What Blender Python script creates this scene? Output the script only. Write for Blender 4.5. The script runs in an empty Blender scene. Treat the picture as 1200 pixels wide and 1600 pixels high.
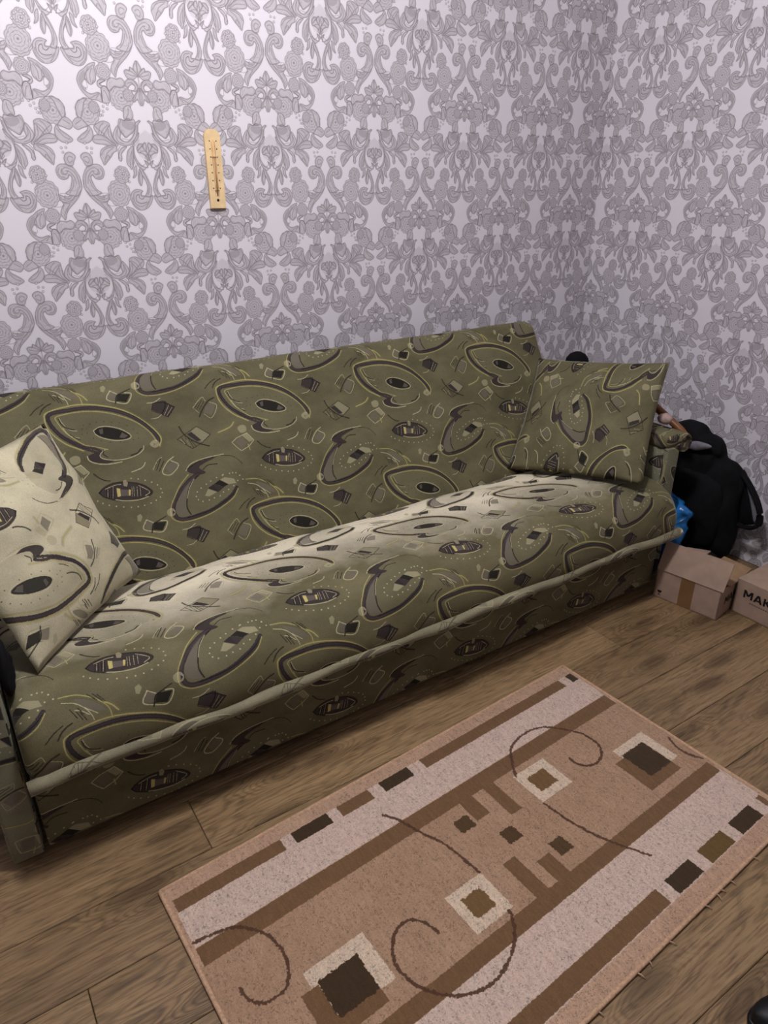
import bpy, bmesh, math, random
import numpy as np
from mathutils import Vector, Matrix

random.seed(7)
rng = np.random.default_rng(11)
scene = bpy.context.scene
COL = scene.collection

# ------------------------------------------------------------------ camera
CAM = Vector((-0.62187, -2.07831, 1.27415))
cam_data = bpy.data.cameras.new('camera')
cam_data.sensor_fit = 'VERTICAL'
cam_data.sensor_height = 36.0
cam_data.lens = 1102.32 * 36.0 / 1600.0
cam_data.clip_start = 0.02
cam = bpy.data.objects.new('camera', cam_data)
COL.objects.link(cam)
_r = Vector((0.83612039, -0.548532, -0.00391752))
_u = Vector((0.23597961, 0.35323535, 0.90528361))
_f = Vector((0.49519322, 0.75785053, -0.42478965))
cam.matrix_world = Matrix(((_r.x, _u.x, -_f.x, CAM.x), (_r.y, _u.y, -_f.y, CAM.y), (_r.z, _u.z, -_f.z, CAM.z), (0, 0, 0, 1)))
scene.camera = cam

# ------------------------------------------------------------------ world, lamp, exposure
world = bpy.data.worlds.new('world')
scene.world = world
world.use_nodes = True
_bg = world.node_tree.nodes['Background']
_bg.inputs[0].default_value = (1.0, 0.955, 0.96, 1)
_bg.inputs[1].default_value = 0.10
lamp_data = bpy.data.lights.new('ceiling_lamp', 'POINT')
lamp_data.shadow_soft_size = 0.10
lamp_data.energy = 98.0
lamp_data.color = (0.97, 0.965, 1.0)
lamp = bpy.data.objects.new('ceiling_lamp', lamp_data)
lamp.location = (-0.10, -1.20, 2.42)
COL.objects.link(lamp)
vs = scene.view_settings
vs.view_transform = 'Standard'
vs.look = 'None'
vs.exposure = 0.0
vs.gamma = 1.0
vs.use_curve_mapping = False

XC = 1.7394            # right wall
PW, PV = 0.3533, 0.6473  # wallpaper repeat
PX, PT = 0.4425, 0.346   # upholstery repeat

# ------------------------------------------------------------------ print data (millimetres)
WALL_PRINT = [('F',[(3.7,191.4),(3.7,173.4),(9.6,157.4),(21.7,142.4),(34.7,130.4),(45.6,119.4),(51.6,108.4),(55.6,97.4),(60.6,102.4),(64.6,112.4),(60.6,124.4),(53.6,133.4),(58.6,143.4),(61.6,151.4),(58.6,155.4),(47.6,152.4),(34.7,153.4),(23.7,165.4),(16.6,183.4),(12.6,191.4)]),('L',[(9.6,191.4),(9.6,173.4),(19.7,156.4),(30.7,143.4),(41.6,136.4),(55.6,138.4)]),('L',[(11.6,187.4),(18.6,169.4),(26.7,158.4),(35.7,147.4),(45.6,144.4),(55.6,146.4),(58.6,151.4)]),('L',[(46.6,155.4),(48.6,148.4),(37.6,148.4)]),('L',[(38.6,135.4),(48.6,122.4),(55.6,110.4),(56.6,102.4)]),('L',[(53.6,133.4),(62.6,128.4),(77.6,128.4)]),('F',[(3,171.1),(3,183.1),(4,197.1),(9,208.1),(16,218.1),(29,225.1),(45,226.1),(55,219.1),(58,207.1),(53,195.1),(43,191.1),(33,195.1),(29,202.1),(23,197.1),(26,183.1),(33,168.1),(44,159.1),(19,153.1),(10,161.1)]),('L',[(8,173.1),(9,190.1),(14,206.1),(26,216.1),(37,218.1),(44,211.1),(40,204.1),(33,205.1),(30,211.1)]),('L',[(14,182.1),(17,196.1),(26,209.1),(34,211.1)]),('L',[(11,173.1),(19,157.1),(33,144.1),(50,139.1),(62,145.1),(64,154.1),(55,159.1),(40,158.1)]),('L',[(50,217.1),(54,207.1),(49,198.1),(39,196.1)]),('L',[(44,215.1),(46,205.1),(35,202.1)]),('L',[(19,191.1),(24,174.1),(35,160.1)]),('F',[(6,243.1),(11,250.1),(20,253.1),(29,249.1),(34,239.1),(32,228.1),(24,223.1),(15,224.1),(11,233.1)]),('L',[(13,241.1),(21,244.1),(26,238.1),(23,230.1),(16,233.1)]),('L',[(15,220.1),(24,221.1),(33,226.1)]),('F',[(0.7,135.4),(6.6,128.4),(9.6,121.4),(8.6,113.4),(0.7,103.4),(-0.3,111.4)]),('F',[(0.7,103.4),(8.6,114.4),(17.6,121.4),(20.7,114.4),(27.7,115.4),(33.7,110.4),(26.7,96.4),(11.6,95.4),(4.7,100.4)]),('L',[(2.7,103.4),(11.6,109.4),(19.7,113.4)]),('L',[(3.7,102.4),(15.6,103.4),(26.7,107.4)]),('F',[(4.7,86.4),(11.6,92.4),(21.7,95.4),(31.7,91.4),(34.7,80.4),(30.7,74.4),(23.7,81.4),(16.6,84.4),(10.6,79.4),(13.6,71.4),(21.7,70.4),(11.6,68.4),(4.7,74.4)]),('L',[(0.7,103.4),(0.7,91.4),(0.7,78.4),(-0.3,70.4)]),('L',[(5.6,81.4),(10.6,91.4)]),('L',[(10.6,79.4),(18.6,87.4),(28.7,85.4)]),('F',[(0.7,75.4),(8.6,67.4),(15.6,59.4),(19.7,51.4),(18.6,44.4),(11.6,49.4),(8.6,51.4),(5.6,42.4),(1.7,37.4),(-1.3,45.4)]),('L',[(0.7,72.4),(3.7,58.4),(1.7,41.4)]),('L',[(1.7,72.4),(10.6,61.4),(16.6,47.4)]),('R',[(48.6,53.4),(22.7,50.4)]),('R',[(30.7,59.4),(18.6,61.4)]),('R',[(88.6,155.4),(62.6,155.4)]),('R',[(84.6,107.4),(68.6,110.4)]),('F',[(36.6,90.4),(44.6,96.4),(54.6,93.4),(68.6,95.4),(79.6,84.4),(79.6,67.4),(70.6,70.4),(62.6,76.4),(45.6,75.4),(37.6,81.4)]),('F',[(101.6,125.4),(116.6,121.4),(128.6,112.4),(141.6,103.4),(149.6,88.4),(147.6,74.4),(139.6,59.4),(124.6,47.4),(109.6,45.4),(97.6,41.4),(98.6,56.4),(103.6,62.4),(120.6,58.4),(133.6,63.4),(139.6,72.4),(138.6,82.4),(128.6,89.4),(119.6,78.4),(106.6,86.4),(103.6,100.4),(104.6,115.4)]),('D',[(128.6,108.4),(140.6,99.4),(146.6,82.4),(138.6,63.4),(129.6,68.4),(138.6,78.4),(128.6,93.4)]),('L',[(106.6,120.4),(117.6,111.4),(127.6,100.4),(130.6,89.4),(124.6,81.4),(116.6,78.4),(111.6,87.4)]),('L',[(110.6,113.4),(117.6,98.4),(117.6,83.4)]),('L',[(118.6,115.4),(125.6,102.4),(125.6,89.4)]),('L',[(128.6,87.4),(127.6,72.4),(133.6,70.4)]),('F',[(76.6,59.4),(79.6,72.4),(87.6,77.4),(94.6,73.4),(96.6,60.4),(96.6,41.4),(86.6,39.4),(79.6,42.4)]),('K',[(77.6,65.4),(82.6,74.4),(90.6,76.4),(95.6,71.4),(95.6,56.4),(96.6,42.4)]),('L',[(80.6,46.4),(85.6,63.4),(89.6,67.4)]),('F',[(82.6,88.4),(91.6,91.4),(100.6,87.4),(103.6,78.4),(97.6,72.4),(91.6,75.4),(97.6,81.4)]),('K',[(83.6,88.4),(90.6,84.4),(98.6,80.4)]),('L',[(102.6,60.4),(115.6,53.4),(123.6,49.4)]),('L',[(102.6,58.4),(110.6,49.4)]),('B',[(72.6,37.4),(85.6,37.4),(87.6,27.4),(96.6,32.4),(98.6,21.4),(106.6,23.4),(106.6,12.4),(101.6,13.4)]),('R',[(136.6,19.4),(110.6,23.4)]),('F',[(133.6,48.4),(148.6,45.4),(161.6,34.4),(163.6,16.4),(156.6,3.4),(147.6,21.4),(141.6,39.4)]),('R',[(119.6,29.4),(107.6,30.4)]),('F',[(157.6,5.4),(168.6,3.4),(177.6,-9.6),(167.6,-20.6),(154.6,-16.6),(142.6,-11.6),(148.6,-2.6)]),('L',[(156.6,-0.6),(169.6,-8.6)]),('F',[(140.6,-11.6),(144.6,-20.6),(161.6,-32.6),(171.6,-43.6),(158.6,-50.6),(142.6,-47.6),(132.6,-35.6),(132.6,-19.6)]),('L',[(137.6,-19.6),(151.6,-36.6),(164.6,-42.6)]),('B',[(151.6,-60.6),(140.6,-61.6),(155.6,-50.6),(142.6,-71.6)]),('F',[(88.6,-4.6),(102.6,0.4),(118.6,-5.6),(127.6,-14.6),(121.6,-27.6),(109.6,-33.6),(96.6,-28.6),(89.6,-17.6)]),('L',[(92.6,-8.6),(104.6,-17.6),(112.6,-29.6)]),('L',[(102.6,-3.6),(112.6,-13.6),(117.6,-27.6)]),('F',[(73.6,-53.6),(84.6,-36.6),(86.6,-19.6),(89.6,-10.6),(99.6,-22.6),(106.6,-33.6),(100.6,-46.6),(85.6,-54.6)]),('L',[(78.6,-51.6),(92.6,-34.6),(93.6,-17.6)]),('F',[(80.6,-52.6),(96.6,-39.6),(111.6,-31.6),(128.6,-32.6),(134.6,-44.6),(127.6,-50.6),(108.6,-52.6),(91.6,-56.6)]),('L',[(85.6,-53.6),(105.6,-42.6),(129.6,-41.6)]),('L',[(85.6,-50.6),(107.6,-26.6),(124.6,-12.6)]),('F',[(80.6,-54.6),(98.6,-55.6),(116.6,-63.6),(122.6,-77.6),(119.6,-88.6),(115.6,-99.6),(105.6,-90.6),(95.6,-80.6),(87.6,-70.6),(78.6,-65.6)]),('L',[(86.6,-59.6),(103.6,-71.6),(114.6,-95.6)]),('L',[(84.6,-56.6),(107.6,-62.6),(120.6,-77.6)]),('L',[(99.6,-82.6),(102.6,-76.6),(110.6,-85.6)]),('F',[(52.6,-56.6),(65.6,-59.6),(73.6,-69.6),(77.6,-84.6),(72.6,-90.6),(68.6,-84.6),(68.6,-73.6),(60.6,-64.6)]),('K',[(68.6,-55.6),(75.6,-65.6),(76.6,-83.6)]),('F',[(30.7,34.4),(38.6,36.4),(46.6,30.4),(49.6,19.4),(49.6,7.4),(40.6,4.4),(29.7,5.4),(25.7,16.4)]),('L',[(35.7,31.4),(37.6,18.4),(44.6,7.4)]),('B',[(28.7,5.4),(12.6,2.4)]),('K',[(32.7,4.4),(40.6,7.4),(49.6,3.4),(58.6,6.4)]),('F',[(24.7,5.4),(35.7,3.4),(50.6,2.4),(61.6,6.4),(66.6,-5.6),(66.6,-15.6),(58.6,-28.6),(51.6,-35.6),(41.6,-29.6),(29.7,-20.6),(23.7,-6.6)]),('D',[(25.7,-0.6),(41.6,0.4),(55.6,0.4),(55.6,-10.6),(40.6,-18.6),(28.7,-13.6)]),('L',[(57.6,4.4),(64.6,-9.6),(58.6,-26.6),(50.6,-34.6),(41.6,-29.6)]),('F',[(8.6,3.4),(15.6,-4.6),(18.6,-19.6),(21.7,-32.6),(31.7,-46.6),(48.6,-53.6),(64.6,-53.6),(77.6,-45.6),(83.6,-34.6),(78.6,-20.6),(68.6,-9.6),(63.6,-24.6),(65.6,-39.6),(49.6,-45.6),(35.7,-35.6),(25.7,-17.6),(21.7,-0.6)]),('L',[(67.6,-11.6),(75.6,-29.6),(72.6,-44.6),(58.6,-50.6)]),('L',[(70.6,-18.6),(70.6,-33.6),(59.6,-43.6)]),('L',[(22.7,-8.6),(30.7,-28.6),(43.6,-40.6),(60.6,-37.6)]),('L',[(18.6,-6.6),(24.7,-32.6),(38.6,-46.6)]),('F',[(16.6,-23.6),(28.7,-37.6),(36.6,-52.6),(39.6,-66.6),(35.7,-86.6),(28.7,-102.6),(16.6,-110.6),(6.6,-102.6),(1.7,-96.6),(11.6,-87.6),(4.7,-104.6),(20.7,-99.6),(32.7,-84.6),(35.7,-66.6),(31.7,-48.6),(22.7,-37.6)]),('L',[(39.6,-60.6),(40.6,-82.6),(35.7,-102.6)]),('L',[(1.7,-97.6),(7.6,-89.6),(11.6,-96.6),(20.7,-101.6),(31.7,-94.6)]),('F',[(0.7,-73.6),(3.7,-64.6),(8.6,-58.6),(18.6,-53.6),(25.7,-59.6),(25.7,-68.6),(14.6,-71.6),(4.7,-79.6),(1.7,-88.6)]),('F',[(3.7,-46.6),(9.6,-49.6),(10.6,-58.6),(3.7,-64.6),(1.7,-55.6)]),('F',[(10.6,-50.6),(19.7,-49.6),(26.7,-57.6),(25.7,-64.6),(18.6,-58.6)]),('L',[(2.7,-67.6),(12.6,-65.6),(21.7,-69.6)]),('L',[(2.7,-73.6),(8.6,-80.6),(4.7,-86.6),(0.7,-95.6)]),('F',[(36.6,-55.6),(49.6,-63.6),(55.6,-76.6),(57.6,-95.6),(51.6,-104.6),(47.6,-109.6),(41.6,-98.6),(38.6,-80.6)]),('L',[(41.6,-67.6),(48.6,-83.6),(49.6,-103.6)]),('L',[(39.6,-62.6),(43.6,-83.6),(43.6,-98.6)]),('F',[(34.7,-100.6),(42.6,-108.6),(43.6,-119.6),(47.6,-129.6),(39.6,-125.6),(35.7,-116.6)]),('F',[(25.7,-104.6),(15.6,-116.6),(7.6,-134.6),(2.7,-152.6),(4.7,-168.6),(12.6,-178.6),(20.7,-172.6),(14.6,-162.6),(12.6,-148.6),(17.6,-130.6),(25.7,-117.6)]),('L',[(20.7,-112.6),(10.6,-134.6),(8.6,-152.6),(13.6,-169.6)]),('F',[(27.7,-108.6),(32.7,-122.6),(34.7,-136.6),(29.7,-148.6),(24.7,-140.6),(22.7,-124.6)]),('L',[(27.7,-115.6),(30.7,-131.6),(29.7,-145.6)]),('F',[(26.7,-160.6),(41.6,-156.6),(54.6,-162.6),(60.6,-176.6),(57.6,-192.6),(47.6,-204.6),(33.7,-207.6),(17.6,-201.6),(6.6,-188.6),(1.7,-172.6),(10.6,-175.6),(22.7,-172.6),(32.7,-171.6),(30.7,-164.6)]),('L',[(35.7,-161.6),(49.6,-164.6),(53.6,-178.6),(49.6,-191.6),(36.6,-198.6),(21.7,-193.6),(14.6,-185.6)]),('K',[(24.7,-175.6),(30.7,-180.6),(37.6,-177.6),(38.6,-169.6),(45.6,-172.6),(46.6,-184.6),(35.7,-190.6),(19.7,-188.6)]),('L',[(6.6,-170.6),(13.6,-187.6),(24.7,-202.6)]),('L',[(56.6,-176.6),(54.6,-192.6),(40.6,-205.6)]),('R',[(88.6,-162.6),(62.6,-162.6)]),('R',[(74.6,-121.6),(56.6,-120.6)]),('B',[(57.6,-125.6),(66.6,-112.6),(77.6,-106.6),(87.6,-113.6),(93.6,-123.6),(83.6,-127.6),(72.6,-130.6),(71.6,-119.6),(58.6,-138.6)])]
CLOTH_PRINT = [('fA',[(-401,451),(-371.8,460.8),(-310.6,462.2),(-252.1,445.5),(-209.6,422.6),(-170.6,382.6),(-154,344.4),(-168.2,329.6),(-195.5,328),(-226.7,310.1),(-273.1,306),(-332.6,318.4),(-331.4,334.9),(-353.5,356.1),(-387.6,399.2),(-400.2,431.2)]),('Y6',[(-154.7,323.4),(-145.9,342.8),(-155,365.7),(-169.7,385.9),(-192.9,411),(-223,433.6),(-254.7,447.6),(-295.6,460.3),(-331.4,465),(-371.4,462.4),(-399.8,455.8),(-406.8,445.5),(-406.2,419.1),(-394.8,394),(-374.1,370.1),(-351,353.9),(-340.6,346.8)]),('P9',[(-154.2,337.4),(-155.4,351.7),(-169.2,375.3),(-189.3,399.9),(-213.6,419.9),(-242,435.2),(-277,447.3),(-312.9,453.4),(-352.5,454.2),(-382.6,453.8),(-397.4,447.8),(-398.8,430.9),(-390.8,409.7),(-375.7,387),(-353.5,367.7),(-337.7,357.9)]),('P6',[(-399.8,444.2),(-396.1,423.8),(-384.7,398.6),(-364.2,373.2),(-341.5,355.3),(-312.1,337.7)]),('Y4',[(-159.1,338.3),(-171.5,367),(-196.9,396.1),(-230.3,418.3),(-264.7,433.9),(-300.1,442.8),(-336.2,446.4),(-366.9,445),(-382.8,441.2),(-380.3,427.6),(-371.3,404.4),(-355.6,383.1),(-334,360.5),(-308.7,350.5),(-283.5,338.7)]),('C3',[(-374.6,438.1),(-369.7,422.3),(-359,405.4),(-342.4,399)]),('K4',[(-376.5,436.8),(-373,421.3),(-361,409.1),(-347.4,403.2)]),('C3',[(-372.1,412.8),(-362.6,391.1),(-341.1,380.3)]),('K3',[(-359.4,392.2),(-349.8,382),(-339.4,375)]),('fK',[(-304.1,391.8),(-290.1,397.7),(-268.5,395.4),(-245.4,386),(-226.4,372.1),(-220.8,362.4),(-233.4,357.9),(-258.5,361),(-284.4,371.1),(-297.7,380.5)]),('fG',[(-291.3,392.8),(-281.2,395.3),(-283.4,381.1),(-291.3,380.9)]),('fG',[(-238.3,376.1),(-225,364.9),(-236.1,360.2),(-248,364.1)]),('C4',[(-304.5,392.9),(-289.6,399.3),(-267.9,397.7),(-241.9,387),(-223.3,371.5),(-218.9,361),(-230.8,355.7),(-259.1,358.4),(-285,368.9),(-300.7,381),(-304.5,392.9)]),('dK',[(-329.5,401.6),(-320.2,389.8),(-324,410.6),(-308.4,411.2),(-292.5,412.3),(-273.7,411.7),(-255.9,406.8),(-237.9,401.8),(-221.1,391.8),(-208.1,379),(-201.4,367.4),(-201.8,353.6),(-215.2,352.7),(-247.9,352.1),(-272.3,356.9),(-292.6,364.2),(-308.8,374.1),(-332.8,388.8)]),('fP',[(-332.2,331.7),(-315.4,336.7),(-296.3,337.9),(-306.5,323.1),(-296.3,314.2),(-272.2,309.2),(-292.4,304.9),(-318.8,312.1),(-331.8,321.6)]),('C5',[(-335.6,330.7),(-332.6,318.4),(-313.9,307.1),(-287,301.4),(-258.3,301.2)]),('C4',[(-289.5,339.9),(-300.6,333.7),(-306.1,324.7),(-295.9,315.8),(-272.4,308.5),(-243.9,306.7),(-216.5,311.4),(-198.8,321.7),(-194.6,331.3)]),('K5',[(-232.5,313),(-215.2,316.3),(-202.7,325.9)]),('K4',[(-293.4,337.3),(-297,329.6),(-288.6,319.4)]),('P6',[(-338.1,356.3),(-315.5,348.5),(-302.3,339.1)]),('fC',[(-163,342.6),(-154.7,335.7),(-154.7,326.9),(-165.7,320.3),(-176,325.9),(-177.5,334.9)]),('fG',[(-168.9,333.2),(-163,330.3),(-169.1,326.3)]),('fP',[(-332.3,234.6),(-317.8,244.7),(-294,251.1),(-266,248.2),(-236.3,238.1),(-216.8,225),(-206.2,208.8),(-220.3,199.9),(-243.7,198.6),(-275,202.6),(-304.6,211.3),(-323.6,222.5)]),('K5',[(-332.3,234.6),(-317.6,245.3),(-293.9,251.7),(-265.9,248.8),(-236.1,238.7),(-216.6,225.7),(-205.6,208.6),(-218.7,199.6)]),('K4',[(-332.3,234.6),(-323.8,221.9),(-302,209),(-290.5,204.6)]),('C4',[(-218.7,199.6),(-244.3,196.3),(-275.5,201),(-298.8,209.2)]),('C3',[(-315.7,240.8),(-292.3,245.6),(-276.6,244.8)]),('C3',[(-234.5,232.5),(-218.5,218.5),(-212.7,209.6),(-226.1,203)]),('fY',[(-289.5,238.2),(-280.9,234.6),(-284.5,215),(-292.5,215.2)]),('fG',[(-281.4,233),(-262.1,226.8),(-264.5,212),(-284.5,215)]),('fY',[(-261.7,228.4),(-256.6,225.6),(-261.4,211.3),(-265.4,212.2)]),('fC',[(-269.7,252.4),(-262.8,254.3),(-258.4,246.5),(-263,235.6),(-271.1,239.1)]),('K2',[(-313.1,238.6),(-318.1,219.5)]),('K2',[(-306.4,240.4),(-312.7,216.6)]),('K2',[(-299.6,242.2),(-306.9,214.5)]),('K2',[(-292.7,244),(-301.2,212.2)]),('C2',[(-310.2,237.9),(-314.8,220.4)]),('C2',[(-296.1,243.1),(-303.7,214.5)]),('C2',[(-247.7,232.1),(-252.7,207.5)]),('C2',[(-240,230.3),(-245,205.7)]),('C2',[(-232.7,227),(-236.9,205.6)]),('C2',[(-252.3,233.1),(-257.3,208.6)]),('dC',[(-248.2,254.5),(-231.7,249.1),(-215.5,242),(-201.1,233.6),(-188.7,223.9),(-182.9,212.1),(-182.4,201.5),(-190,191.1),(-202.6,185.4),(-217.1,181.2),(-234.2,179.1),(-250.5,179.6),(-267,181.9),(-285,187),(-301.6,192.7),(-317.3,199.2),(-330.7,207.4),(-340.9,215.9)]),('fA',[(-92.5,228.9),(-69.5,234.6),(-17.3,252.5),(14.2,220.2),(18.8,171.4),(-16.6,139.4),(-68.8,123.1),(-123.4,118.8),(-158.2,131),(-167.4,147.3),(-142.6,187)]),('fP',[(-103.6,245.6),(-88.2,256.6),(-61.8,261.8),(-24.7,264.9),(-13.8,264.5),(-49.2,255.5),(-70,245.5),(-56.4,230),(-71.9,226.2),(-94.4,234.7)]),('C4',[(-106.4,244.4),(-91.1,259),(-64.2,265.9),(-27.4,268.4),(5.6,267.9)]),('K4',[(-61.3,238.3),(-44.3,247.3),(-19.3,245.6)]),('K4',[(-101,248.6),(-65.2,262.5),(-24.5,265.6)]),('K3',[(-2.4,265.8),(25.2,258.3),(40.5,246),(49.4,231.1)]),('P10',[(-78.1,229.3),(-98.2,221.2),(-124,203.9),(-142.6,187),(-157.8,169.5),(-165.6,153.8),(-165.4,136.3),(-156.8,123.6),(-137.2,119.4),(-105.1,121.3),(-67.9,126.4),(-31.4,139.3),(-1.2,154),(16.5,170.1)]),('K3',[(16,168.4),(-1.2,154),(-31.4,139.3),(-67.7,127.1),(-104.6,123),(-136.5,122)]),('Y4',[(-103.6,233.1),(-132.9,209.5),(-154.2,182.7),(-170.5,158.5),(-175.2,131.7),(-158.7,117),(-139.1,112.8),(-107.4,113),(-70,119),(-29.9,131.7),(0.3,146.4),(19.5,167.6)]),('fG',[(-86.7,224.1),(-105.7,206.9),(-125.9,172.5),(-130.7,148.9),(-127.2,130.3),(-141.2,130.2),(-156.4,137.5),(-159.2,152.3),(-145.4,177.1),(-120.8,203.2)]),('K5',[(-79.6,224.3),(-101.5,209.5),(-116.3,188),(-127,162.1),(-129.4,145),(-124.4,127.9)]),('C3',[(-92,218.1),(-110.2,197.2),(-123.2,171.9)]),('fK',[(-61.7,186.1),(-45.2,193.2),(-37.3,169.7),(-44.9,175.1)]),('fK',[(-41.3,194.1),(-24.6,201.3),(-3.8,183.9),(-19.7,180.2)]),('fP',[(-61.9,185.5),(-41.3,194.1),(-18.1,179.1),(-37.3,169.7)]),('fC',[(-24.6,201.3),(-10.5,205.4),(14.7,196.2),(18.3,182.6),(-3.8,183.9)]),('fC',[(-62.2,184.4),(-40.8,170.5),(-64.6,163.4),(-75.9,167.8)]),('dC',[(-80.2,190.4),(-63.9,197.4),(-49.6,203.2),(-31.6,209),(-12,213.1),(6.4,212.7),(24.5,210.6),(33.2,201.3),(23.8,188.7),(9.2,177.3),(-7.7,170.1),(-23.6,166.5),(-35.1,158.3),(-52,156.8),(-67.2,154.3),(-84.9,154.9),(-95.5,161.7),(-98.7,171.4),(-93.1,182.6)]),('fC',[(-180.9,154.1),(-168.4,156.2),(-161.7,145.9),(-167,136.6),(-179,136.2),(-184.5,144.5)]),('fP',[(-168.6,149.3),(-164.3,143.7),(-170.3,139.2)]),('fP',[(-141.7,439.1),(-113.6,441.5),(-88.5,419.5),(-111,394.8),(-150,421.1)]),('K3',[(-141.7,439.1),(-116.7,436.7),(-87.8,419.4),(-112.6,395.1),(-150.5,419.4),(-141.7,439.1)]),('K4',[(-109.2,439),(-113.9,422),(-126.7,406.5)]),('C2',[(-102,427.1),(-121.1,401.9)]),('C2',[(-95.6,418.9),(-115,399.1)]),('C4',[(-156.5,440.5),(-138,440.2),(-120.3,448.7)]),('C3',[(-156.4,397.6),(-139.3,398.1),(-127.2,404.8)]),('fG',[(-241.2,486.6),(-220.8,478.2),(-232.3,459.3),(-251,467.6)]),('fK',[(-221.3,476.5),(-191.4,471.8),(-206.7,451.6),(-230.8,459.1)]),('C5',[(-239.2,488),(-252.6,467.8),(-233.2,456),(-205.8,448.7),(-189.2,471.4),(-204.7,477.4)]),('K5',[(-189.4,485.4),(-211,478.4),(-225.7,472.1),(-234.1,452.7)]),('C4',[(-239.2,488),(-224.4,477)]),('fS',[(-75.4,340),(-45.9,356.2),(-15.7,328.7),(-40.5,311.7),(-56.1,320.1)]),('K3',[(-105.9,331.6),(-82.1,341.3),(-45.7,356.9),(-14.6,328.5),(-42.7,310.3),(-72.7,299.3),(-105.9,331.6)]),('K6',[(-91.5,364.5),(-86.2,345.7),(-72,326.8),(-51.7,310.3),(-26.2,298)]),('K3',[(-92.9,334.4),(-84.7,313.1)]),('K3',[(-83.6,336.2),(-76.6,304.4)]),('K3',[(-76.1,331.2),(-68.6,301)]),('K3',[(-70.1,321.1),(-60.9,303)]),('C2',[(-97.6,330),(-89.3,315.8)]),('C2',[(-81.4,325),(-77.3,308.1)]),('fP',[(-77.1,340.4),(-63.4,345),(-42.5,317.5),(-55.4,316.4)]),('fG',[(-6.1,407.3),(10.9,415.5),(23.5,407.9),(4.4,379.9),(-14.5,390.5)]),('C3',[(-39.9,409.4),(-9.6,433.5),(-2.1,421.3)]),('C3',[(7.9,417.8),(26,403.8),(2.4,372.9),(-15.5,387)]),('K3',[(-34.8,408.6),(-22.2,421)]),('K3',[(-30.6,404.2),(-12.1,424.8)]),('K3',[(-24.2,401.3),(-5.6,421.9)]),('K6',[(-29.6,382.2),(-15,401.6),(4.9,420.2),(23.5,427.4)]),('C2',[(-41.6,409.7),(-28.3,392.9)]),('fC',[(70.2,308.7),(86.8,313),(99.4,290),(86.8,286.8)]),('fG',[(47,294.6),(69.7,307),(78.5,284.7),(59.9,273.5)]),('C4',[(37.6,294.6),(53.7,304.4),(86.8,313),(101.2,289.7),(83.7,276.2),(57.8,266.5),(46.6,279.9),(37.6,294.6)]),('Y4',[(81.1,280.5),(82.4,265.3)]),('fG',[(-157.3,264.2),(-135.4,275.4),(-121.3,263.6),(-147.4,244.5)]),('C5',[(-137.7,279.4),(-121.3,263.6),(-147.8,242.8),(-167.4,252.3),(-148.8,276.5),(-128.4,288.1)]),('K4',[(-182.9,269.7),(-170,286.2)]),('K4',[(-180,262),(-162.2,289.8)]),('K4',[(-174.5,257.4),(-156,281.5)]),('C3',[(-189.5,264.1),(-169.5,287.8),(-158.1,292.5)]),('Y4',[(47.9,187),(75.5,182.7),(99,170),(117.5,152.7),(128.1,135.2),(129.5,116)]),('C4',[(50.3,175.4),(70.9,167),(85.9,152.4),(94.6,135.4),(97,123.6)]),('fG',[(72.9,174),(93.8,165.6),(115.4,145.7),(119.6,133.4),(98.5,142),(83.3,156.7)]),('K3',[(96.9,176.1),(111.1,157.9)]),('K3',[(106.1,174.1),(119.8,154.1)]),('K3',[(114.3,168.5),(126.2,148.8)]),('K3',[(60.6,158.2),(69.9,137.4)]),('K3',[(69.1,154.4),(77.9,131.8)]),('K3',[(76.6,147.1),(84.7,128.4)]),('dC',[(39,189),(33.2,201.3),(15.7,212.5),(-14.3,211.7)]),('Y6',[(8.5,329.6),(32.2,334.4),(49,340.6),(58.6,350)]),('C5',[(-242.3,270.3),(-220,274.1),(-208.4,280.3),(-203,287.8)]),('Y6',[(-318.9,495.5),(-307.7,485.3),(-299.4,472.1)]),('K5',[(-332.1,284.8),(-322.9,272.7),(-310,262.4),(-299.8,259.2)]),('K5',[(27.7,455.1),(36.6,466.7),(48.1,474.2),(58.4,477.5)]),('K4',[(6.6,110.1),(21.6,122.9),(41.6,132.9)]),('C4',[(-374,499.3),(-363.3,494.3),(-351.3,482.3)]),('C4',[(-356.3,498.1),(-336.7,479.9)]),('K3',[(-367.4,501.6),(-360.6,487.2)]),('fC',[(-377.7,332.8),(-364.2,338.3),(-353.4,332.7),(-355.3,319.8),(-367,315.6),(-375.2,319)]),('fC',[(183.1,157),(192.4,160.7),(196,152.2),(188.3,140.5),(181.2,144)])]


# ------------------------------------------------------------------ a small painter for flat prints
def smooth(pts, closed=False, n=5):
    p = np.array(pts, float)
    if len(p) < 3:
        return p
    if closed:
        q = np.vstack([p[-1], p, p[0], p[1]])
    else:
        q = np.vstack([2 * p[0] - p[1], p, 2 * p[-1] - p[-2]])
    out = []
    t = np.linspace(0, 1, n, endpoint=False)[:, None]
    for i in range(1, len(q) - 2):
        a, b, c, d = q[i - 1], q[i], q[i + 1], q[i + 2]
        out.append(0.5 * (2 * b + (c - a) * t + (2 * a - 5 * b + 4 * c - d) * t ** 2 + (3 * b - a - 3 * c + d) * t ** 3))
    out = np.vstack(out)
    if not closed:
        out = np.vstack([out, p[-1]])
    return out


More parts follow.
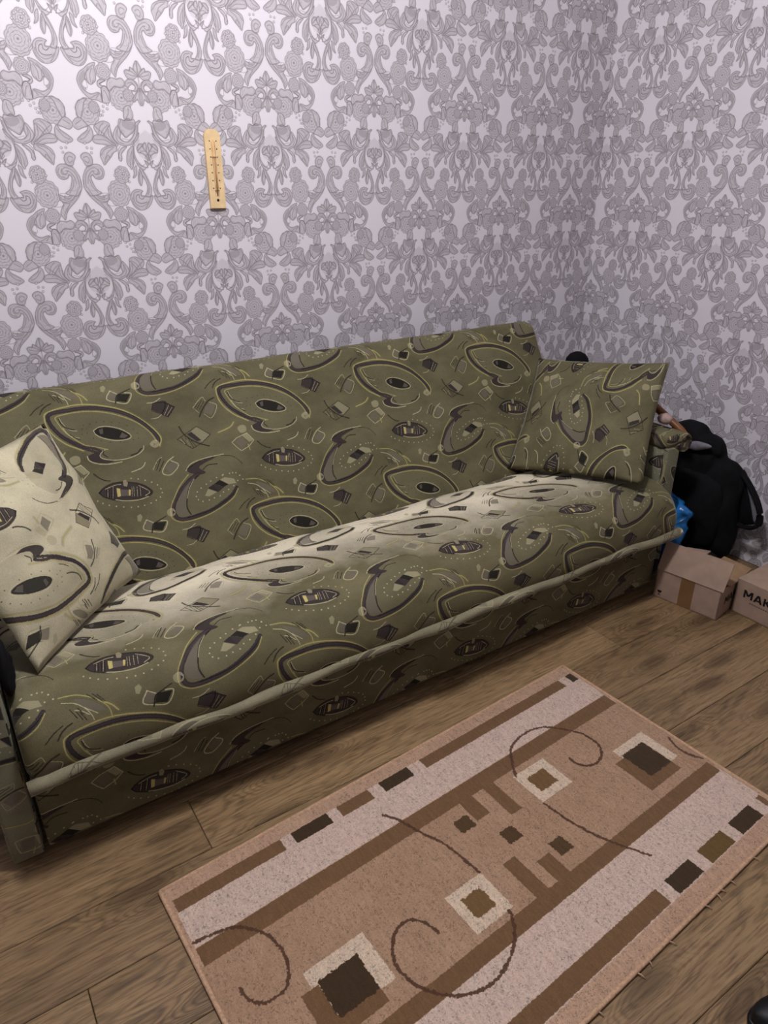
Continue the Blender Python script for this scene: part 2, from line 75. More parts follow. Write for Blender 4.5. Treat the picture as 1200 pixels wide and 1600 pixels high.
class Sheet:
    """RGBA canvas; units are millimetres, optional wrap-around."""

    def __init__(self, w, h, ppm, bg, wrap=True, ox=0.0, oy=0.0):
        self.W, self.H = int(round(w * ppm)), int(round(h * ppm))
        self.sx, self.sy = self.W / w, self.H / h
        self.a = np.zeros((self.H, self.W, 4), np.float32)
        self.a[..., :] = bg
        self.wrap, self.ox, self.oy = wrap, ox, oy
        self.rough = None

    def px(self, pts):
        p = np.array(pts, float)
        return np.stack([(p[:, 0] - self.ox) * self.sx, (p[:, 1] - self.oy) * self.sy], 1)

    def window(self, lo, hi):
        x0, y0 = np.floor(lo).astype(int)
        x1, y1 = np.ceil(hi).astype(int) + 1
        if not self.wrap:
            x0, y0, x1, y1 = max(x0, 0), max(y0, 0), min(x1, self.W), min(y1, self.H)
        if x1 <= x0 or y1 <= y0:
            return None
        xs, ys = np.arange(x0, x1), np.arange(y0, y1)
        return xs, ys, np.ix_(ys % self.H, xs % self.W)

    def blend(self, ix, cov, col, alpha=None):
        cov = cov[..., None]
        cur = self.a[ix]
        c = np.array(col, np.float32)
        if len(c) == 3:
            c = np.append(c, 1.0)
        self.a[ix] = cur * (1 - cov) + c * cov

    def dist(self, p, pad):
        lo, hi = p.min(0) - pad, p.max(0) + pad
        w = self.window(lo, hi)
        if w is None:
            return None
        xs, ys, ix = w
        X, Y = np.meshgrid(xs + 0.5, ys + 0.5)
        D = np.full(X.shape, 1e9)
        for a, b in zip(p[:-1], p[1:]):
            x0, x1 = min(a[0], b[0]) - pad, max(a[0], b[0]) + pad
            y0, y1 = min(a[1], b[1]) - pad, max(a[1], b[1]) + pad
            i0, i1 = np.searchsorted(xs, [x0, x1])
            j0, j1 = np.searchsorted(ys, [y0, y1])
            if i1 <= i0 or j1 <= j0:
                continue
            x, y = X[j0:j1, i0:i1] - a[0], Y[j0:j1, i0:i1] - a[1]
            d = b - a
            L = d @ d + 1e-9
            t = np.clip((x * d[0] + y * d[1]) / L, 0, 1)
            D[j0:j1, i0:i1] = np.minimum(D[j0:j1, i0:i1], np.hypot(x - t * d[0], y - t * d[1]))
        return D, ix

    def line(self, pts, width, col, alpha=1.0, closed=False, soft=0.8, sm=5, jag=0.0):
        p = smooth(pts, closed, sm) if sm > 1 else np.array(pts, float)
        if closed:
            p = np.vstack([p, p[0]])
        p = self.px(p)
        hw = width * 0.5 * self.sx
        r = self.dist(p, hw + soft + 1 + jag * self.sx)
        if r is None:
            return
        D, ix = r
        if jag and self.rough is not None:
            D = D + self.rough[ix] * jag * self.sx
        self.blend(ix, np.clip((hw - D) / soft + 0.5, 0, 1) * alpha, col)

    def fill(self, pts, col, alpha=1.0, sm=5, jag=0.0):
        p = smooth(pts, True, sm) if sm > 1 else np.array(pts, float)
        p = self.px(p)
        q = np.vstack([p, p[0]])
        r = self.dist(q, 2 + jag * self.sx)
        if r is None:
            return
        D, ix = r
        lo = p.min(0) - (2 + jag * self.sx)
        hi = p.max(0) + (2 + jag * self.sx)
        xs, ys, ix = self.window(lo, hi)
        X, Y = np.meshgrid(xs + 0.5, ys + 0.5)
        ins = np.zeros(X.shape, bool)
        for a, b in zip(q[:-1], q[1:]):
            c = (a[1] > Y) != (b[1] > Y)
            xi = (b[0] - a[0]) * (Y - a[1]) / (b[1] - a[1] + 1e-12) + a[0]
            ins ^= c & (X < xi)
        S = np.where(ins, -D, D)
        if jag and self.rough is not None:
            S = S + self.rough[ix] * jag * self.sx
        self.blend(ix, np.clip(0.5 - S, 0, 1) * alpha, col)

    def dot(self, c, r, col, alpha=1.0):
        p = self.px([c])
        hw = r * self.sx
        w = self.window(p[0] - hw - 2, p[0] + hw + 2)
        if w is None:
            return
        xs, ys, ix = w
        X, Y = np.meshgrid(xs + 0.5, ys + 0.5)
        self.blend(ix, np.clip(hw - np.hypot(X - p[0, 0], Y - p[0, 1]) + 0.5, 0, 1) * alpha, col)

    def noise(self, cells):
        g = rng.random((max(2, int(self.H / cells)), max(2, int(self.W / cells))))
        yy = np.linspace(0, g.shape[0], self.H, endpoint=False)
        xx = np.linspace(0, g.shape[1], self.W, endpoint=False)
        y0, x0 = yy.astype(int), xx.astype(int)
        fy, fx = (yy - y0)[:, None], (xx - x0)[None]
        y1, x1 = (y0 + 1) % g.shape[0], (x0 + 1) % g.shape[1]
        A = g[np.ix_(y0, x0)] * (1 - fx) + g[np.ix_(y0, x1)] * fx
        B = g[np.ix_(y1, x0)] * (1 - fx) + g[np.ix_(y1, x1)] * fx
        return (A * (1 - fy) + B * fy).astype(np.float32) * 2 - 1


def blur(a, r):
    k = np.exp(-0.5 * (np.arange(-2 * r, 2 * r + 1) / r) ** 2)
    k /= k.sum()
    for ax in (0, 1):
        a = sum(np.roll(a, i - 2 * r, ax) * k[i] for i in range(len(k)))
    return a


def make_image(name, rgba):
    h, w = rgba.shape[:2]
    img = bpy.data.images.new(name, w, h, alpha=True)
    img.alpha_mode = 'CHANNEL_PACKED'
    img.pixels.foreach_set(np.ascontiguousarray(np.clip(rgba, 0, 1), np.float32).ravel())
    img.update()
    img.pack()
    return img


def paint_wallpaper():
    ppm = 2.0
    S = Sheet(440, 640, ppm, (1, 1, 1, 0), wrap=False, ox=-220, oy=-340)
    G = lambda v: (v, v, v)
    LN = G(0.40)

    def rose(c, rim):
        c, rim = np.array(c), np.array(rim)
        R = np.hypot(*(rim - c))
        nb = max(7, int(R * 0.42))
        th = np.linspace(0, 2 * math.pi, nb * 6, endpoint=False)
        R *= 1.08
        rr = R * (0.93 + 0.09 * np.abs(np.sin(th * nb / 2)))
        P = np.stack([c[0] + rr * np.cos(th), c[1] + rr * np.sin(th) * 1.05], 1)
        S.fill(P, G(0.83), sm=1)
        S.line(P, 2.6, G(0.62), 0.4, True, soft=4, sm=1)
        S.line(P, 1.0, LN, 0.8, True, sm=1)
        for k, f in enumerate((0.74, 0.5, 0.28)):
            n = (7, 5, 3)[k]
            o = rng.random() * 6.28
            for i in range(n):
                a0 = o + 6.28 * i / n
                t = np.linspace(a0, a0 + 6.28 / n * 1.25, 9)
                rad = R * f * (1 + 0.16 * np.sin((t - a0) * n / 2.5))
                Q = np.stack([c[0] + rad * np.cos(t), c[1] + rad * np.sin(t)], 1)
                S.line(Q, 0.8, LN, 0.7, sm=1)
                m = Q[4]
                S.line([m, c + (m - c) * 0.72], 0.7, LN, 0.4, sm=1)
        S.dot(c, R * 0.10, G(0.55))

    for k, pts in [('V', [(-6, -22), (12, -26), (26, -40), (29, -60), (22, -78), (6, -86), (-8, -86)])] + WALL_PRINT:
        if k == 'F':
            S.fill(pts, G(0.83))
            S.line(pts, 3.4, G(0.62), 0.45, True, soft=4.5)
            p = smooth(pts, True, 4)
            c = p.mean(0)
            for f_, al_ in ((0.86, 0.30), (0.70, 0.38), (0.52, 0.30)):
                m = len(p)
                q = c + (p - c) * f_
                i0 = int(rng.integers(m))
                q = np.roll(q, i0, 0)[: int(m * (0.45 + 0.3 * rng.random()))]
                S.line(q, 0.9, LN, al_, sm=1)
            S.line(pts, 1.2, LN, 0.85, True)
        elif k == 'V':
            S.fill(pts, G(0.90), 0.9)
        elif k == 'D':
            S.fill(pts, G(0.66), 0.8)
        elif k == 'L':
            S.line(pts, 2.6, G(0.60), 0.4, soft=3.5)
            S.line(pts, 0.9, LN, 0.75)
        elif k == 'K':
            S.line(pts, 1.5, G(0.33), 0.9)
        elif k == 'R':
            rose(*pts)
        elif k == 'B':
            for q in pts:
                S.dot(q, 3.4, LN, 0.8)
                S.dot((q[0] - .3, q[1] + .3), 2.3, G(0.88))
    half = S.a
    tone, al = half[..., 0], half[..., 3]
    # mirror about x = 0
    mir_t, mir_a = tone[:, ::-1], al[:, ::-1]
    alpha = np.maximum(al, mir_a)
    right = np.arange(S.W)[None] >= S.W // 2
    tone2 = np.where(right, np.where(al > 0.02, tone, mir_t), np.where(mir_a > 0.02, mir_t, tone))
    W, H = int(round(PW * 1000 * ppm)), int(round(PV * 1000 * ppm))
    T = np.zeros((H, W), np.float32)
    A = np.zeros((H, W), np.float32)
    for dx, dy in ((0, 0), (0.5, 0.5)):
        ys = (np.arange(S.H) + int(-340 * ppm) + int(dy * H)) % H
        xs = (np.arange(S.W) + int(-220 * ppm) + int(dx * W)) % W
        ix = np.ix_(ys, xs)
        a = alpha
        # pixels can repeat when the sheet is wider than the repeat: paint in two halves
        for sl in (slice(0, S.W // 2), slice(S.W // 2, S.W)):
            for sv in (slice(0, S.H // 2), slice(S.H // 2, S.H)):
                jx = np.ix_(ys[sv], xs[sl])
                aa = a[sv, sl]
                T[jx] = T[jx] * (1 - aa) + tone2[sv, sl] * aa
                A[jx] = np.maximum(A[jx], aa)
    T = np.where(A > 0.01, T / np.maximum(A, 0.01) * 1.0, 1.0)
    T = np.clip(T, 0, 1)
    T = 0.6 * T + 0.4 * blur(T, 1)
    fillgap = np.clip((blur(A, 6) - 0.52) * 8, 0, 1)
    T = np.where((A < 0.02), 1 - 0.16 * fillgap, T)
    A = np.maximum(A, fillgap)
    soft = blur(A, 5)
    grain = blur(rng.normal(0, 1, T.shape).astype(np.float32), 1)
    bg = np.array([0.852, 0.829, 0.852])
    ink = np.array([0.45, 0.418, 0.428])
    k = np.clip((1 - T) / 0.6, 0, 1.1) * A + 0.10 * soft * (1 - A)
    k = k * (1 + 0.10 * grain)
    k = k + 0.012 * grain
    k = k[..., None]
    rgb = bg * (1 - k) + ink * k
    return np.dstack([rgb, A]).astype(np.float32)


CC = dict(P=(0.19, 0.16, 0.165), K=(0.09, 0.078, 0.07), Y=(0.74, 0.685, 0.42), C=(0.74, 0.70, 0.56), G=(0.40, 0.365, 0.335), S=(0.52, 0.49, 0.39), A=(0.38, 0.35, 0.30))


def paint_cloth():
    S = Sheet(PX * 1000, PT * 1000, 2.2, (0.44, 0.43, 0.32, 0.0))
    S.rough = S.noise(2.2) * 0.6 + S.noise(5) * 0.4
    for k, pts in CLOTH_PRINT:
        if k[0] == 'f':
            S.fill(pts, CC[k[1]], {'A': 0.28, 'C': 0.6, 'G': 0.75}.get(k[1], 0.94), sm=1 if len(pts) <= 5 else 5, jag=0.6)
        elif k[0] == 'd':
            for q in pts:
                S.dot(q, 1.9 if k[1] == 'C' else 1.2, CC[k[1]], 0.85)
        else:
            w = float(k[1:]) * 0.52
            box_ = len(pts) > 4 and pts[0] == pts[-1] and len(pts) <= 8
            if k[0] == 'P':
                S.line(pts, w * 2.15, CC['P'], 0.95, jag=1.3)
                S.line(pts, w * 0.5, (0.32, 0.275, 0.285), 0.5, jag=1.6)
            else:
                S.line(pts, w * (1.25 if k[0] == 'K' else 1.0), CC[k[0]], 0.86, sm=1 if box_ else 5, jag=0.6)
                if k[0] == 'Y':
                    S.line(pts, w * 3.2, (0.50, 0.46, 0.27), 0.25, soft=3.0)
    return S.a


def paint_rug():
    S = Sheet(1193, 655, 1.4, (0.70, 0.575, 0.475, 1), wrap=False)
    S.rough = S.noise(5) * 0.8 + S.noise(2) * 0.4
    base = (0.735, 0.605, 0.505)
    mid = (0.675, 0.55, 0.445)
    lite = (0.80, 0.72, 0.66)
    brn = (0.455, 0.345, 0.24)
    drk = (0.26, 0.20, 0.135)
    cream = (0.82, 0.75, 0.66)
    cord = (0.32, 0.22, 0.16)

    def rect(x0, y0, x1, y1, c, j=1.2):
        S.fill([(x0, y0), (x1, y0), (x1, y1), (x0, y1)], c, sm=1, jag=j)

    rect(-5, -5, 1198, 660, base, 0)
    # heathered field between the stripes
    rect(-5, 190, 1198, 470, mid, 0)
    S.a[:, :, :3] += (S.noise(60) * 0.018)[..., None]
    # pale bands
    rect(10, 66, 1184, 152, lite)
    rect(10, 486, 1184, 583, lite)
    for x0, x1, c in ((12, 248, brn), (274, 364, drk), (390, 476, brn), (507, 590, drk), (628, 1128, brn), (1157, 1180, drk)):
        rect(max(12, x0 - 18), 36, min(1180, x1 + 18), 70, lite)
    for x0, x1, c in ((12, 248, brn), (274, 364, drk), (390, 476, brn), (507, 590, drk), (628, 1128, brn), (1157, 1180, drk)):
        rect(x0, 36, x1, 67, c)
    for x0, x1, c in ((12, 36, drk), (64, 785, brn), (815, 898, drk), (930, 1018, (0.40, 0.315, 0.18)), (1048, 1132, drk), (1164, 1180, brn)):
        rect(max(12, x0 - 18), 578, min(1180, x1 + 18), 619, lite)
    for x0, x1, c in ((12, 36, drk), (64, 785, brn), (815, 898, drk), (930, 1018, (0.40, 0.315, 0.18)), (1048, 1132, drk), (1164, 1180, brn)):
        rect(x0, 581, x1, 617, c)
    rect(10, 153, 1181, 193, brn)
    rect(10, 455, 1178, 489, brn)
    for x0, x1, y1 in ((618, 656, 252), (690, 722, 285)):
        rect(x0, 190, x1, y1, brn)
    for x0, x1, y0 in ((584, 618, 362), (645, 682, 399)):
        rect(x0, y0, x1, 457, brn)
    # the squares
    rect(144, 308, 272, 412, cream)
    rect(122, 340, 157, 434, brn)
    rect(122, 402, 240, 436, brn)
    rect(156, 335, 240, 410, drk, 3.0)
    rect(1025, 298, 1140, 402, cream)
    rect(997, 328, 1112, 429, brn)
    rect(1032, 321, 1110, 403, drk, 3.0)
    for x0, y0, x1, y1 in ((440, 348, 535, 440), (771, 210, 872, 302)):
        rect(x0, y0, x1, y1, cream)
        rect(x0 + 22, y0 + 22, x1 - 24, y1 - 22, (0.45, 0.345, 0.22), 3.0)
    for x0, y0, x1, y1 in ((570, 224, 610, 258), (632, 303, 670, 338), (697, 384, 734, 421)):
        rect(x0, y0, x1, y1, (0.33, 0.25, 0.165), 2.5)
    # carved curls
    for c in ([(13, 140), (51, 146), (87, 158), (121, 195), (135, 238), (131, 279), (112, 309), (83, 314), (59, 306), (46, 283), (44, 265)],
              [(385, 392), (377, 364), (357, 342), (327, 342), (300, 364), (285, 394), (287, 423), (298, 453), (325, 488), (365, 512), (410, 519), (456, 507), (494, 483), (517, 454), (522, 440)],
              [(462, 115), (482, 149), (499, 199), (518, 245), (526, 280), (530, 310), (534, 346)],
              [(778, 212), (808, 169), (841, 139), (893, 126), (950, 136), (989, 174), (1016, 218), (1016, 264), (995, 288), (967, 299), (938, 290), (924, 269), (924, 251)],
              [(771, 308), (778, 368), (794, 427), (817, 478), (844, 530)],
              [(1178, 352), (1164, 386), (1168, 418), (1181, 441)]):
        S.line(c, 6.0, cord, 0.9, jag=2.6)
    n = S.noise(2)
    n2 = np.clip(S.noise(3), -1, 1)
    S.a[:, :, :3] *= (1 + 0.05 * n + 0.035 * n2)[..., None]
    # heathering of the pale wool only
    flecks = np.clip(S.noise(2) * S.noise(9) * 2.6, 0, 1) * (S.a[..., 0] > 0.5)
    S.a[:, :, :3] *= (1 - 0.24 * flecks)[..., None]
    return S.a


# ------------------------------------------------------------------ materials
def new_mat(name):
    m = bpy.data.materials.new(name)
    m.use_nodes = True
    nt = m.node_tree
    nt.nodes.clear()
    out = nt.nodes.new('ShaderNodeOutputMaterial')
    b = nt.nodes.new('ShaderNodeBsdfPrincipled')
    nt.links.new(b.outputs[0], out.inputs[0])
    return m, nt, b


def N(nt, kind, **kw):
    n = nt.nodes.new(kind)
    for k, v in kw.items():
        if k.startswith('i_'):
            n.inputs[k[2:].replace('_', ' ')].default_value = v
        else:
            setattr(n, k, v)
    return n


def lin(c):
    return tuple(((x / 12.92) if x <= 0.04045 else ((x + 0.055) / 1.055) ** 2.4) for x in c[:3]) + (1.0,)


def bump(nt, b, height, strength, dist=0.002):
    bp = N(nt, 'ShaderNodeBump')
    bp.inputs['Strength'].default_value = strength
    bp.inputs['Distance'].default_value = dist
    nt.links.new(height, bp.inputs['Height'])
    nt.links.new(bp.outputs[0], b.inputs['Normal'])


def mixc(nt, fac, a, c, mode='MIX'):
    m = N(nt, 'ShaderNodeMix', data_type='RGBA', blend_type=mode)
    for s, v in ((0, fac), (6, a), (7, c)):
        if hasattr(v, 'default_value') or hasattr(v, 'is_linked'):
            nt.links.new(v, m.inputs[s])
        else:
            m.inputs[s].default_value = v
    return m.outputs[2]


def ramp(nt, fac, stops):
    r = N(nt, 'ShaderNodeValToRGB')
    while len(r.color_ramp.elements) < len(stops):
        r.color_ramp.elements.new(0.5)
    for e, (p, c) in zip(r.color_ramp.elements, stops):
        e.position = p
        e.color = lin(c) if len(c) == 3 else c
    nt.links.new(fac, r.inputs[0])
    return r.outputs[0]


def noise_tex(nt, vec, scale, detail=4, rough=0.5):
    n = N(nt, 'ShaderNodeTexNoise')
    n.inputs['Scale'].default_value = scale
    n.inputs['Detail'].default_value = detail
    n.inputs['Roughness'].default_value = rough
    if vec is not None:
        nt.links.new(vec, n.inputs['Vector'])
    return n.outputs[0]


def coords(nt, which='Object'):
    return N(nt, 'ShaderNodeTexCoord').outputs[which]


def plain(name, col, rough=0.7, var=0.12, scale=30, bstr=0.15, sheen=0.0, metallic=0.0, spec=0.3):
    m, nt, b = new_mat(name)
    co = coords(nt)
    f = noise_tex(nt, co, scale, 4)
    lo = tuple(x * (1 - var) for x in col)
    hi = tuple(min(1, x * (1 + var)) for x in col)
    nt.links.new(ramp(nt, f, ((0.3, lo), (0.7, hi))), b.inputs['Base Color'])
    b.inputs['Roughness'].default_value = rough
    b.inputs['Metallic'].default_value = metallic
    b.inputs['Specular IOR Level'].default_value = spec
    if sheen:
        b.inputs['Sheen Weight'].default_value = sheen
        b.inputs['Sheen Roughness'].default_value = 0.5
    bump(nt, b, noise_tex(nt, co, scale * 6, 3), bstr, 0.001)
    return m


IMG_WALL = make_image('wallpaper_print', paint_wallpaper())
IMG_CLOTH = make_image('upholstery_print', paint_cloth())
IMG_RUG = make_image('rug_weave', paint_rug())


def wall_material():
    m, nt, b = new_mat('damask_wallpaper')
    t = N(nt, 'ShaderNodeTexImage', image=IMG_WALL)
    nt.links.new(coords(nt, 'UV'), t.inputs[0])
    nt.links.new(t.outputs[0], b.inputs['Base Color'])
    b.inputs['Roughness'].default_value = 0.55
    b.inputs['Specular IOR Level'].default_value = 0.3
    co = coords(nt, 'Object')
    mp = N(nt, 'ShaderNodeMapping')
    mp.inputs['Scale'].default_value = (1, 1, 3)
    nt.links.new(co, mp.inputs[0])
    f = noise_tex(nt, mp.outputs[0], 350, 2)
    ad = N(nt, 'ShaderNodeMath', operation='MULTIPLY_ADD')
    nt.links.new(t.outputs[1], ad.inputs[0])
    ad.inputs[1].default_value = 0.8
    nt.links.new(f, ad.inputs[2])
    bump(nt, b, ad.outputs[0], 0.25, 0.0006)
    return m


def cloth_material(name, ground_lo, ground_hi, sheen=0.5, print_fade=0.0, painted_sheen=None):
    m, nt, b = new_mat(name)
    t = N(nt, 'ShaderNodeTexImage', image=IMG_CLOTH)
    nt.links.new(coords(nt, 'UV'), t.inputs[0])
    co = coords(nt)
    mp = N(nt, 'ShaderNodeMapping')
    nt.links.new(co, mp.inputs[0])
    mp.inputs['Scale'].default_value = (1.0, 1.6, 1.6)
    f = noise_tex(nt, mp.outputs[0], 7, 5, 0.6)
    g = ramp(nt, f, ((0.32, ground_lo), (0.68, ground_hi)))
    if painted_sheen:
        # velour sheen put into the colour: a paler band with an uneven edge
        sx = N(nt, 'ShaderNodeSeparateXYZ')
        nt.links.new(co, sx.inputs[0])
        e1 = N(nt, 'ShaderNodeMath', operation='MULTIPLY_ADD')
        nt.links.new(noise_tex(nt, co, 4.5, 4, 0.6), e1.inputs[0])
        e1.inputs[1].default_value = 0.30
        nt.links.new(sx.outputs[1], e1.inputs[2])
        nt.links.new(mixc(nt, ramp(nt, e1.outputs[0], painted_sheen[0]), g, lin(painted_sheen[1])), nt.nodes.new('NodeReroute').inputs[0])
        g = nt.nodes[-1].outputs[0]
    fine = noise_tex(nt, co, 420, 2)
    g2 = mixc(nt, 0.22, g, ramp(nt, fine, ((0.3, (0.30, 0.29, 0.20)), (0.75, (0.80, 0.78, 0.62)))), 'OVERLAY')
    al = t.outputs[1]
    if print_fade:
        mu = N(nt, 'ShaderNodeMath', operation='MULTIPLY')
        nt.links.new(al, mu.inputs[0])
        mu.inputs[1].default_value = 1 - print_fade
        al = mu.outputs[0]
    nt.links.new(mixc(nt, al, g2, t.outputs[0]), b.inputs['Base Color'])
    b.inputs['Roughness'].default_value = 0.75
    b.inputs['Specular IOR Level'].default_value = 0.15
    b.inputs['Sheen Weight'].default_value = sheen
    b.inputs['Sheen Roughness'].default_value = 0.25
    b.inputs['Sheen Tint'].default_value = (1.0, 0.97, 0.80, 1)
    ad = N(nt, 'ShaderNodeMath', operation='MULTIPLY_ADD')
    nt.links.new(t.outputs[1], ad.inputs[0])
    ad.inputs[1].default_value = -0.8
    nt.links.new(fine, ad.inputs[2])
    bump(nt, b, ad.outputs[0], 0.4, 0.0015)
    return m


def plank_material():
    m, nt, b = new_mat('laminate_oak')
    co = coords(nt, 'Object')
    oi = N(nt, 'ShaderNodeObjectInfo')
    off = N(nt, 'ShaderNodeVectorMath', operation='SCALE')
    cx = N(nt, 'ShaderNodeCombineXYZ')
    for i, k in enumerate((37.0, 11.0, 5.0)):
        mu = N(nt, 'ShaderNodeMath', operation='MULTIPLY')
        nt.links.new(oi.outputs['Random'], mu.inputs[0])
        mu.inputs[1].default_value = k
        nt.links.new(mu.outputs[0], cx.inputs[i])
    ad = N(nt, 'ShaderNodeVectorMath', operation='ADD')
    nt.links.new(co, ad.inputs[0])
    nt.links.new(cx.outputs[0], ad.inputs[1])
    mp = N(nt, 'ShaderNodeMapping')
    mp.inputs['Scale'].default_value = (2.4, 12, 1)
    nt.links.new(ad.outputs[0], mp.inputs[0])
    warp = N(nt, 'ShaderNodeTexNoise')
    warp.inputs['Scale'].default_value = 1.1
    warp.inputs['Detail'].default_value = 3
    nt.links.new(mp.outputs[0], warp.inputs['Vector'])
    # growth rings: contour lines of a smooth field with a few knots in it
    mpk = N(nt, 'ShaderNodeMapping')
    mpk.inputs['Scale'].default_value = (2.4, 8.5, 1)
    nt.links.new(ad.outputs[0], mpk.inputs[0])
    vo = N(nt, 'ShaderNodeTexVoronoi', voronoi_dimensions='2D')
    vo.inputs['Scale'].default_value = 1.0
    nt.links.new(mpk.outputs[0], vo.inputs['Vector'])
    kb = N(nt, 'ShaderNodeMapRange', interpolation_type='SMOOTHERSTEP')
    nt.links.new(vo.outputs['Distance'], kb.inputs[0])
    for i_, v_ in ((1, 0.0), (2, 0.42), (3, 0.42), (4, 0.0)):
        kb.inputs[i_].default_value = v_
    fld = N(nt, 'ShaderNodeMath', operation='ADD')
    nt.links.new(warp.outputs[0], fld.inputs[0])
    nt.links.new(kb.outputs[0], fld.inputs[1])
    mu = N(nt, 'ShaderNodeMath', operation='MULTIPLY')
    nt.links.new(fld.outputs[0], mu.inputs[0])
    mu.inputs[1].default_value = 72
    sn = N(nt, 'ShaderNodeMath', operation='SINE')
    nt.links.new(mu.outputs[0], sn.inputs[0])
    mp2 = N(nt, 'ShaderNodeMapping')
    mp2.inputs['Scale'].default_value = (5, 130, 1)
    nt.links.new(ad.outputs[0], mp2.inputs[0])
    streak = noise_tex(nt, mp2.outputs[0], 1.0, 5, 0.6)
    big = noise_tex(nt, mp.outputs[0], 0.9, 3)
    c1 = ramp(nt, streak, ((0.28, (0.375, 0.295, 0.20)), (0.5, (0.555, 0.452, 0.325)), (0.75, (0.675, 0.565, 0.42))))
    c2 = ramp(nt, big, ((0.3, (0.415, 0.335, 0.235)), (0.5, (0.56, 0.457, 0.335)), (0.7, (0.655, 0.545, 0.40))))
    c = mixc(nt, 0.5, c1, c2)
    sr = N(nt, 'ShaderNodeMapRange')
    nt.links.new(sn.outputs[0], sr.inputs[0])
    for i, v in ((1, -1.0), (2, 1.0), (3, 0.0), (4, 1.0)):
        sr.inputs[i].default_value = v
    rm = N(nt, 'ShaderNodeMapRange')
    nt.links.new(noise_tex(nt, mp.outputs[0], 0.6, 2), rm.inputs[0])
    for i_, v_ in ((1, 0.38), (2, 0.66), (3, 0.20), (4, 0.60)):
        rm.inputs[i_].default_value = v_
    c = mixc(nt, rm.outputs[0], c, ramp(nt, sr.outputs[0], ((0.0, (0.24, 0.21, 0.18)), (0.35, (0.52, 0.50, 0.48)), (0.9, (0.63, 0.61, 0.58)))), 'OVERLAY')
    kd = ramp(nt, kb.outputs[0], ((0.22, (1, 1, 1)), (0.42, (0.68, 0.66, 0.64))))
    c = mixc(nt, 0.8, c, kd, 'MULTIPLY')
    mp3 = N(nt, 'ShaderNodeMapping')
    mp3.inputs['Scale'].default_value = (14, 220, 1)
    nt.links.new(ad.outputs[0], mp3.inputs[0])
    c = mixc(nt, 0.55, c, ramp(nt, noise_tex(nt, mp3.outputs[0], 1.0, 3, 0.7), ((0.36, (0.55, 0.52, 0.48)), (0.5, (1, 1, 1)))), 'MULTIPLY')
    pr = N(nt, 'ShaderNodeMapRange')
    nt.links.new(oi.outputs['Random'], pr.inputs[0])
    pr.inputs[3].default_value = 0.98
    pr.inputs[4].default_value = 1.16
    hv = N(nt, 'ShaderNodeHueSaturation')
    nt.links.new(c, hv.inputs['Color'])
    nt.links.new(pr.outputs[0], hv.inputs['Value'])
    nt.links.new(hv.outputs[0], b.inputs['Base Color'])
    b.inputs['Roughness'].default_value = 0.42
    b.inputs['Specular IOR Level'].default_value = 0.35
    bump(nt, b, streak, 0.15, 0.0008)
    return m


def rug_material():
    m, nt, b = new_mat('rug_pile')
    t = N(nt, 'ShaderNodeTexImage', image=IMG_RUG)
    nt.links.new(coords(nt, 'UV'), t.inputs[0])
    co = coords(nt)
    mp = N(nt, 'ShaderNodeMapping')
    mp.inputs['Scale'].default_value = (30, 6, 1)
    nt.links.new(co, mp.inputs[0])
    f = noise_tex(nt, mp.outputs[0], 5, 4, 0.65)
    c = mixc(nt, 0.34, t.outputs[0], ramp(nt, f, ((0.3, (0.36, 0.34, 0.33)), (0.7, (0.72, 0.70, 0.68)))), 'OVERLAY')
    nt.links.new(c, b.inputs['Base Color'])
    b.inputs['Roughness'].default_value = 0.95
    b.inputs['Specular IOR Level'].default_value = 0.05
    b.inputs['Sheen Weight'].default_value = 0.2
    bump(nt, b, noise_tex(nt, co, 500, 2), 0.5, 0.002)
    return m


M_WALL = wall_material()
M_SOFA = cloth_material('upholstery', (0.335, 0.318, 0.235), (0.435, 0.41, 0.312), sheen=0.22)
M_SEAT = cloth_material('upholstery_painted_sheen', (0.35, 0.332, 0.24), (0.45, 0.42, 0.32), sheen=0.45,
                        painted_sheen=(((0.03, (0, 0, 0, 1)), (0.27, (1, 1, 1, 1))), (0.88, 0.845, 0.77)))  # paler flat of the seat is sheen painted into the ground
M_PALE = cloth_material('upholstery_pale_sheen', (0.71, 0.68, 0.585), (0.81, 0.78, 0.68))  # same cloth, with the velour's sheen painted as a paler ground
M_ARM = cloth_material('upholstery_arm_sheen', (0.44, 0.435, 0.37), (0.54, 0.53, 0.455), sheen=0.4)  # sheen on the arms put into a paler ground colour
M_PIPE = cloth_material('upholstery_piping', (0.48, 0.46, 0.385), (0.58, 0.55, 0.46), print_fade=0.35)  # same cloth as the seat, its sheen along the roll painted paler
M_PLANK = plank_material()
M_RUG = rug_material()
M_HEM = plain('rug_hem', (0.72, 0.585, 0.47), 0.9, 0.1, 200, 0.4)
M_BLACK = plain('black_cloth', (0.055, 0.052, 0.06), 0.85, 0.2, 40, 0.3, spec=0.15)
M_GREY = plain('grey_lining', (0.45, 0.44, 0.47), 0.8, 0.1, 60, 0.3)
M_BLUE = plain('blue_plastic', (0.10, 0.36, 0.58), 0.28, 0.35, 22, 0.2, spec=0.5)
M_CARD = plain('cardboard', (0.62, 0.525, 0.46), 0.85, 0.05, 25, 0.1, spec=0.1)
M_CARDIN = plain('cardboard_raw', (0.58, 0.47, 0.36), 0.88, 0.06, 25, 0.1, spec=0.1)
M_TAPE = plain('brown_tape', (0.47, 0.345, 0.225), 0.4, 0.05, 12, 0.05)
M_INK = plain('black_ink', (0.07, 0.06, 0.06), 0.7, 0.05)
M_INKGREY = plain('grey_ink', (0.36, 0.31, 0.28), 0.8, 0.05)
M_PINE = plain('pine_wood', (0.87, 0.755, 0.575), 0.55, 0.05, 40, 0.1)
M_MARK = plain('burnt_mark', (0.30, 0.17, 0.07), 0.7, 0.05)
M_HOLE = plain('dark_hole', (0.10, 0.05, 0.02), 0.9, 0.05)
